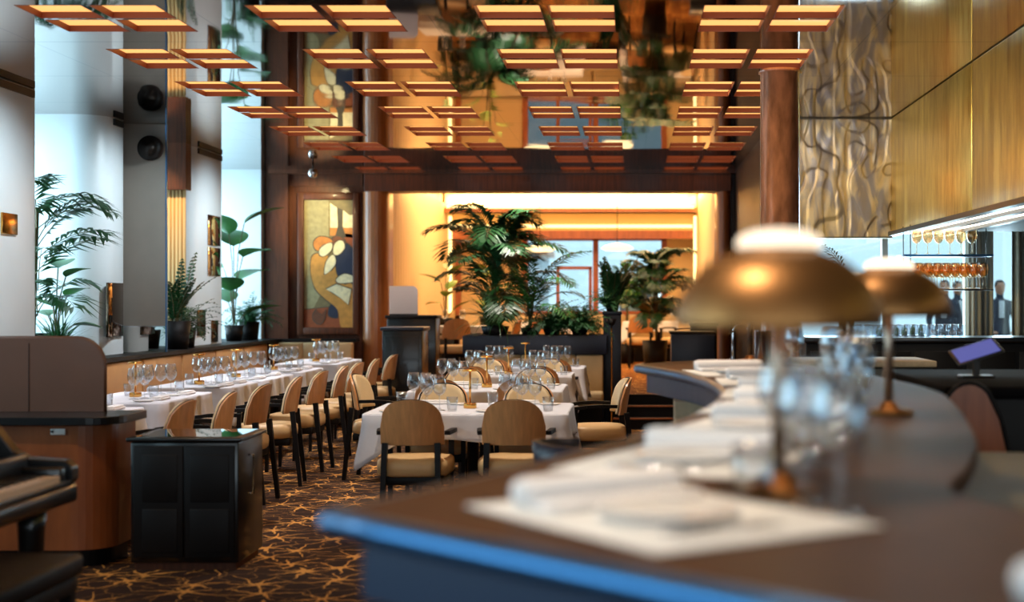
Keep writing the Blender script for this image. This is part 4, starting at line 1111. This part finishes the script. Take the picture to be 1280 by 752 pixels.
def blade(mb, base, az, L, lift, droop, w, mi=0):
    d = Vector((math.cos(az), math.sin(az), 0)); s = Vector((-math.sin(az), math.cos(az), 0)); p = Vector(base); a = lift; n = 6; vs = []
    for k in range(n+1):
        ww = w*(1-(k/n)**2)+.0008
        vs += [p-s*ww/2, p+s*ww/2]; a -= droop/n; p = p+(d*math.cos(a)+Vector((0, 0, 1))*math.sin(a))*L/n
    mb.add(vs, [(2*k, 2*k+1, 2*k+3, 2*k+2) for k in range(n)], mi, True)
def pot(parent, r, h, m='black_wood', z=0):
    MB().lathe([(0, z), (r*.8, z), (r, z+h), (r*.92, z+h), (r*.88, z+h-.03), (0, z+h-.03)], 28).build('pot', m, parent)
def palm(name, label, loc, seed, n, Lr, ll, potr=.14, poth=.25, trunk=.3, leaf='leaf_dark', azr=None, nl=18, lw=.024, lift=(.7, 1.45), droop=(.9, 1.9), cat='plant', stems=True):
    rnd = random.Random(seed); t = thing(name, label, cat, loc)
    pot(t, potr, poth)
    if stems:
        s = MB()
        for k in range(3): s.tube([(rnd.uniform(-.03, .03), rnd.uniform(-.03, .03), poth-.05), (rnd.uniform(-.06, .06), rnd.uniform(-.06, .06), poth+trunk)], .014, 6)
        s.build('trunk', 'stem', t)
    mb = MB()
    for k in range(n):
        az = (2*PI*k/n+rnd.uniform(-.3, .3)) if azr is None else rnd.uniform(*azr)
        zb = poth+(trunk*rnd.uniform(.1, 1.0) if stems else -.02)
        frond(mb, (rnd.uniform(-.04, .04), rnd.uniform(-.04, .04), zb), az, rnd.uniform(*Lr), rnd.uniform(*lift), rnd.uniform(*droop), nl, ll, lw, 0, rnd=rnd)
    mb.build('foliage', [leaf, 'stem'], t)
    return t
def fern(name, label, loc, seed, n=60, L=(.25, .5), potr=.12, poth=.2, leaf='leaf_fern', w=.02, cat='plant', withpot=True, lift=(.5, 1.5)):
    rnd = random.Random(seed); t = thing(name, label, cat, loc)
    if withpot: pot(t, potr, poth)
    mb = MB()
    for k in range(n):
        az = rnd.uniform(0, 2*PI)
        frond(mb, (rnd.uniform(-.05, .05), rnd.uniform(-.05, .05), poth-.03), az, rnd.uniform(*L), rnd.uniform(*lift), rnd.uniform(.8, 2.2), 12, .07, .02, 0, .002, .12, rnd=rnd)
    mb.build('foliage', [leaf, leaf], t)
    return t
def grass(name, label, loc, seed, n=110, L=(.3, .6), potr=.12, poth=.2, leaf='leaf_fern', w=.02):
    rnd = random.Random(seed); t = thing(name, label, 'plant', loc)
    pot(t, potr, poth); mb = MB()
    for k in range(n): blade(mb, (rnd.uniform(-.05, .05), rnd.uniform(-.05, .05), poth-.04), rnd.uniform(0, 2*PI), rnd.uniform(*L), rnd.uniform(.7, 1.5), rnd.uniform(.6, 2), w)
    mb.build('foliage', leaf, t); return t
def broad(name, label, loc, seed, n, L, Wd, hh, potr=.12, poth=.2, leaf='leaf_mid', spread=.25):
    rnd = random.Random(seed); t = thing(name, label, 'plant', loc)
    pot(t, potr, poth); mb = MB(); s = MB()
    for k in range(n):
        az = 2.4*k+rnd.uniform(-.3, .3); z = poth+hh*(k+1)/n; r = spread*rnd.uniform(.5, 1)
        b = Vector((math.cos(az)*r, math.sin(az)*r, z))
        s.tube([(0, 0, poth-.05), (b.x*.4, b.y*.4, z*.75), tuple(b)], .006, 5)
        big_leaf(mb, b, (math.cos(az), math.sin(az), rnd.uniform(.1, .9)), rnd.uniform(*L), rnd.uniform(*Wd), 0)
    s.build('stem', 'stem', t); mb.build('foliage', leaf, t); return t
def zz(name, label, loc, seed, n, L, potr=.15, poth=.3, leaf='leaf_dark', ll=.09, lw=.045):
    rnd = random.Random(seed); t = thing(name, label, 'plant', loc); pot(t, potr, poth); mb = MB()
    for k in range(n): frond(mb, (rnd.uniform(-.05, .05), rnd.uniform(-.05, .05), poth-.05), 2*PI*k/n+rnd.uniform(-.3, .3), rnd.uniform(*L), rnd.uniform(1.1, 1.5), rnd.uniform(.2, .8), 16, ll, lw, 0, .008, .15, rnd=rnd)
    mb.build('foliage', [leaf, 'stem'], t); return t
# left alcoves (sill at .97)
palm('potted_palm', 'tall feathery palm silhouetted in the first bright window alcove', (-5.46, 13.15, .97), 1, 12, (.6, .95), .42, .13, .22, 1.15, azr=(-1.3, .9), nl=13, lw=.045, lift=(.5, 1.3), droop=(.8, 1.8))
broad('rubber_plant', 'broad-leaved green plant below the palm in the first alcove', (-5.24, 13.1, .97), 2, 7, (.26, .36), (.2, .26), .62, leaf='leaf_mid', spread=.14)
grass('grass_plant', 'spiky grass-like plant on the sill of the first alcove', (-5.08, 12.75, .97), 3, 130, (.32, .5), .09, .12, 'leaf_fern', .014)
zz('potted_foliage_plant', 'dark glossy plant in a black pot before the cream curtain', (-4.88, 15.4, .97), 4, 11, (.5, .95), .16, .3)
fern('potted_fern', 'green fern in a black pot just in front of the cream curtain plant', (-4.92, 15.85, .97), 5, 50, (.35, .6), .12, .2, 'leaf_dark')
broad('rubber_plant', 'large-leaved monstera-like plant in the third window alcove', (-5.08, 18.38, .97), 6, 9, (.42, .55), (.38, .48), 1.3, leaf='leaf_mid', spread=.15)
fern('potted_fern', 'bright green fern in a black pot on the ledge near the wood wall', (-4.98, 18.75, .97), 7, 60, (.25, .48), .13, .24, 'leaf_fern')
# planter plants
Z0 = 1.085
palm('potted_palm', 'tall dark kentia palm rising from the left of the navy planter', (-1.62, 17.05, Z0), 8, 36, (.6, 1.1), .36, .17, .1, 1.0, nl=24, lw=.036, lift=(.6, 1.5), droop=(1.0, 2.2))
palm('potted_palm', 'second lighter palm beside the tall kentia in the planter', (-1.2, 17.05, Z0), 9, 16, (.6, .95), .26, .12, .08, .45, nl=16, lw=.028, leaf='leaf_mid')
grass('grass_plant', 'spiky arching grass plant at the left end of the planter', (-1.6, 16.84, Z0), 10, 170, (.35, .75), .1, .12, 'leaf_mid', .02)
fern('potted_fern', 'bushy dark fern in the middle of the planter', (-.95, 17.0, Z0), 11, 120, (.3, .55), .1, .06, 'leaf_dark')
fern('potted_fern', 'bushy green fern at the right end of the planter', (-.62, 17.0, Z0), 12, 120, (.3, .52), .1, .06, 'leaf_fern')
zz('potted_foliage_plant', 'upright dark leafy plant on top of the navy pedestal', (-.23, 17.25, 1.36), 13, 12, (.35, .75), .08, .12, 'leaf_dark', .11, .05)
fern('potted_fern', 'fern spilling from the front of the navy pedestal', (-.26, 17.06, 1.36), 14, 40, (.2, .4), .05, .06, 'leaf_fern')
# rear plants
palm('potted_palm', 'large dark palm at the right of the rear room', (.36, 22.5, UP), 15, 38, (.5, .85), .34, .2, .5, 1.2, nl=22, lw=.05, droop=(1.0, 2.1), leaf='leaf_dark')
o = thing('potted_tree', 'round-crowned indoor tree left of the rear palm', 'plant', (-.1, 25.6, UP)); rnd = random.Random(16)
pot(o, .16, .35); MB().tube([(0, 0, .3), (.02, 0, .9), (0, 0, 1.3)], .02).build('trunk', 'stem', o)
mb = MB()
for k in range(420):
    v = Vector((rnd.gauss(0, 1), rnd.gauss(0, 1), rnd.gauss(0, 1))).normalized()*rnd.uniform(.6, 1)
    big_leaf(mb, (v.x*.42, v.y*.42, 1.42+v.z*.33), (v.x, v.y, v.z-.4), .13, .06)
mb.build('foliage', 'leaf_mid', o)
broad('rubber_plant', 'lime green broad-leaved plant in a black pot left of the far opening', (-2.84, 21.9, UP+.62), 17, 7, (.3, .42), (.14, .2), .75, .12, .24, 'leaf_lime', .12)
o = thing('plant_stand', 'dark stand under the lime green plant', 'stand', (-2.84, 21.9, UP)); MB().rbox(-.2, .2, -.2, .2, 0, .58, .008).build('body', 'navy', o); MB().rbox(-.21, .21, -.21, .21, .58, .62, .006).build('stand_top', 'black_wood', o)
broad('rubber_plant', 'tall pale green broad-leaved plant behind the kentia palm', (-2.35, 23.6, UP+.6), 18, 12, (.3, .4), (.16, .22), 1.15, .15, .26, 'leaf_lime', .16)
o = thing('plant_stand', 'dark stand under the tall pale green plant', 'stand', (-2.35, 23.6, UP)); MB().rbox(-.2, .2, -.2, .2, 0, .56, .008).build('body', 'navy', o); MB().rbox(-.21, .21, -.21, .21, .56, .6, .006).build('stand_top', 'black_wood', o)
palm('potted_palm', 'small palm on the back bar before the windows', (2.05, 13.75, BT), 19, 9, (.3, .5), .16, .08, .16, .35, nl=12, lw=.02)

# ------------------------------------------------------------------ added figures beyond the bar windows, in place of mirror reflections
def person(label, loc, rz, seed, jacket='suit'):
    t = thing('person', label, 'person', loc, rz)
    V = [(0, 0, .95), (0, 0, 1.15), (0, .01, 1.38), (0, .0, 1.5), (0, .01, 1.58), (0, .015, 1.69), (0, .01, 1.77),
         (.19, 0, 1.42), (.25, .02, 1.16), (.2, .16, 1.0), (.17, .22, .97), (-.19, 0, 1.42), (-.25, .02, 1.16), (-.2, .16, 1.0), (-.17, .22, .97),
         (.1, 0, .9), (.11, .02, .48), (.11, -.01, .08), (.12, .12, .03), (-.1, 0, .9), (-.11, .02, .48), (-.11, -.01, .08), (-.12, .12, .03)]
    E = [(0, 1), (1, 2), (2, 3), (3, 4), (4, 5), (5, 6), (2, 7), (7, 8), (8, 9), (9, 10), (2, 11), (11, 12), (12, 13), (13, 14), (0, 15), (15, 16), (16, 17), (17, 18), (0, 19), (19, 20), (20, 21), (21, 22)]
    Rr = [.14, .13, .15, .06, .06, .085, .07, .075, .052, .04, .036, .075, .052, .04, .036, .1, .065, .05, .04, .1, .065, .05, .04]
    me = bpy.data.meshes.new('body'); me.from_pydata(V, E, []); me.update()
    o = bpy.data.objects.new('body', me); COL.objects.link(o); o.parent = t
    md = o.modifiers.new('skin', 'SKIN'); md.use_smooth_shade = True
    for i, d in enumerate(me.skin_vertices[0].data if me.skin_vertices else []):
        d.radius = (Rr[i]*(1.15 if i in (1, 2) else 1), Rr[i]*(.8 if i in (0, 1, 2) else 1)); d.use_root = (i == 0)
    o.modifiers.new('sub', 'SUBSURF').levels = 1; o.modifiers['sub'].render_levels = 2
    me.materials.append(M['suit'])
    MB().lathe([(0, -.12), (.045, -.11), (.075, -.04), (.082, .03), (.07, .09), (.03, .12), (0, .122)], 20).build('head', 'skin', t, (0, .02, 1.68))
    MB().lathe([(.084, .01), (.086, .05), (.075, .1), (.035, .132), (0, .136)], 20).build('hair', 'hair', t, (0, .008, 1.685))
    MB().rbox(-.045, .045, .12, .135, 1.2, 1.48, .01).build('shirt', 'shirt', t)
    for x in (-.03, .03): MB().lathe([(0, -.008), (.01, 0), (0, .008)], 8).build('eye', 'hair', t, (x, .1, 1.7))
    MB().bar((0, .1, 1.69), (0, .118, 1.655), .018, .02).build('nose', 'skin', t)
    for s in (-1, 1):
        hb = MB(); hb.rbox(-.04, .04, -.02, .06, -.018, .018, .012)
        for k in range(4): hb.tube([(-.03+.02*k, .055, 0), (-.03+.02*k, .1, -.008), (-.03+.02*k, .125-(.01 if k in (0, 3) else 0), -.03)], [.009, .0085, .007], 6)
        hb.tube([(-s*.035, 0, 0), (-s*.06, .03, -.005), (-s*.058, .06, -.015)], [.011, .009, .008], 6)
        hb.build('hand', 'skin', t, (s*.165, .25, .97))
    return t
person('person in a dark suit standing in for a mirror reflection, left of two close together', (5.1, 23.5, 0), PI*.9, 1)
person('person in a dark suit standing in for a mirror reflection, right of two close together', (5.6, 24.8, 0), PI*1.1, 2)
person('person in a dark suit standing in for a mirror reflection, alone at the right', (6.0, 23.5, 0), PI, 3)

# ------------------------------------------------------------------ lights
def area(name, loc, rot, sx, sy, col, power, spread=None):
    l = bpy.data.lights.new(name, 'AREA'); l.shape = 'RECTANGLE'; l.size = sx; l.size_y = sy; l.color = col; l.energy = power
    if spread: l.spread = spread
    o = bpy.data.objects.new(name, l); COL.objects.link(o); o.location = loc; o.rotation_euler = rot
    return o
def spot(name, loc, target, col, power, ang, blend=.6, r=.05):
    l = bpy.data.lights.new(name, 'SPOT'); l.color = col; l.energy = power; l.spot_size = math.radians(ang); l.spot_blend = blend; l.shadow_soft_size = r
    o = bpy.data.objects.new(name, l); COL.objects.link(o); o.location = loc
    o.rotation_euler = (Vector(target)-Vector(loc)).to_track_quat('-Z', 'Y').to_euler(); return o
DAY = (.62, .86, 1)
# daylight outside each window
area('daylight', (-6.25, 12.95, 2.1), (0, -PI/2, 0), 2.2, 1.2, DAY, 130)
area('daylight', (-6.25, 15.35, 2.1), (0, -PI/2, 0), 2.2, 1.8, DAY, 60)
area('daylight', (-6.25, 18.6, 2.1), (0, -PI/2, 0), 2.2, 1.5, DAY, 140)
area('daylight', (-6.25, 6.4, 2.1), (0, -PI/2, 0), 2.2, 3.4, DAY, 90)
area('daylight', (-6.25, 1.5, 2.1), (0, -PI/2, 0), 2.2, 4.6, DAY, 170)
area('daylight', (-.5, -3.3, 1.8), (PI/2, 0, 0), 10, 2.4, (.86, .93, 1), 150)
area('daylight', (3.4, 15.3, 1.9), (-PI/2, 0, 0), 3.2, 1.8, DAY, 260)
# rear room coves
area('cove', (-1.1, 25.15, 3.2), (PI/2+.5, 0, 0), 4.2, .1, (1, .7, .36), 110)
area('cove', (-1.1, 23.0, 3.45), (0, 0, 0), 3.6, 3, (1, .72, .42), 200)
area('cove', (1.05, 23.5, 3.3), (0, -.6, 0), .1, 5, (1, .66, .28), 40)
area('cove', (-3.15, 23.0, 3.3), (0, .6, 0), .1, 5, (1, .7, .36), 30)
# picture spot, then added fill spots that have no fixture
spot('picture_spot', (-4.12, 18.5, 3.05), (-4.3, 19.6, 2.6), (1, .82, .42), 90, 60)
for x, y in ((-1.1, 9.4), (-1.2, 12.0), (-1.2, 14.2), (-1.2, 16.2)): spot('fill_spot', (x, y, 3.22), (x, y, 0), (1, .9, .8), 210, 80)  # added overhead fill that brightens the centre row cloths
for y in (10.2, 12.6, 14.6, 17.0): spot('fill_spot', (-3.5, y, 3.22), (-3.6, y, 0), (.95, .95, 1), 200, 80)  # added overhead fill for the window row tables
for x, y in ((-.35, 2.4), (-.1, 4.6), (.0, 6.8)): spot('fill_spot', (x, y, 3.22), (x+.4, y, 1), (1, .82, .64), 170, 60)  # added fill to lift the mats and napkins on the bar
for y in (7.5, 10.5, 13): spot('bulkhead_fill', (-.2, y-1, 3.2), (2.5, y, 2.2), (1, .76, .32), 300, 70, 1, .15)  # added fill, brightens the gold panels
spot('relief_fill', (1.4, 12.2, 3.2), (2.0, 14, 2.5), (.9, .92, 1), 35, 90, 1, .1)  # added fill for the carved relief
for y in (9.5, 11.3, 13.9, 17.0): spot('pier_fill', (-3.7, y-.3, 3.2), (-5, y, 1.9), (.72, .9, 1), 180, 90, 1, .1)  # added cool fill to whiten the pier faces
spot('screen_fill', (-2.6, 17.6, 3.2), (-2.9, 18.4, 1.5), (1, .92, .88), 50, 60)  # added spot that lifts the pale screen
spot('piano_fill', (-1.4, 5.0, 3.2), (-2.5, 6.0, .7), (1, .8, .6), 60, 35)  # added spot so the piano keys are not too dark
spot('desk_fill', (-3.0, 6.9, 3.2), (-3.6, 8.2, .4), (1, .78, .55), 80, 60)  # added warm fill on the host desk wood
spot('planter_fill', (-1.3, 15.8, 3.2), (-1.3, 17.1, 1.8), (1, .9, .7), 60, 80, 1, .1)  # added fill over the planter foliage
spot('curtain_fill', (-5.4, 15.6, 3.2), (-5.4, 16.2, 2.0), (1, .66, .3), 40, 90)  # added warm fill on the alcove curtain
for k, (x, y) in enumerate(((.265, 2.6), (.785, 4.4), (.98, 6.5), (.66, 8.05))):
    l = bpy.data.lights.new('bar_lamp_bulb', 'POINT'); l.energy = 1.2; l.color = (1, .72, .4); l.shadow_soft_size = .03
    o = bpy.data.objects.new('bar_lamp_bulb', l); COL.objects.link(o); o.location = (x, y, BT+.34)
for i, (x, y) in enumerate(((1.6, 20.0), (-4, 20))): pass
wd = bpy.data.worlds.new('world'); sc.world = wd; wd.use_nodes = True
bg = wd.node_tree.nodes['Background']; bg.inputs[0].default_value = (.55, .82, .96, 1); bg.inputs[1].default_value = 1.2
sc.view_settings.view_transform = 'Standard'; sc.view_settings.look = 'None'; sc.view_settings.gamma = 1; sc.view_settings.use_curve_mapping = False
sc.view_settings.exposure = 0.12
sc.cycles.use_denoising = True
sc.cycles.max_bounces = 8; sc.cycles.transparent_max_bounces = 24; sc.cycles.diffuse_bounces = 3; sc.cycles.glossy_bounces = 5
sc.cycles.sample_clamp_indirect = 6; sc.cycles.caustics_reflective = False; sc.cycles.caustics_refractive = False
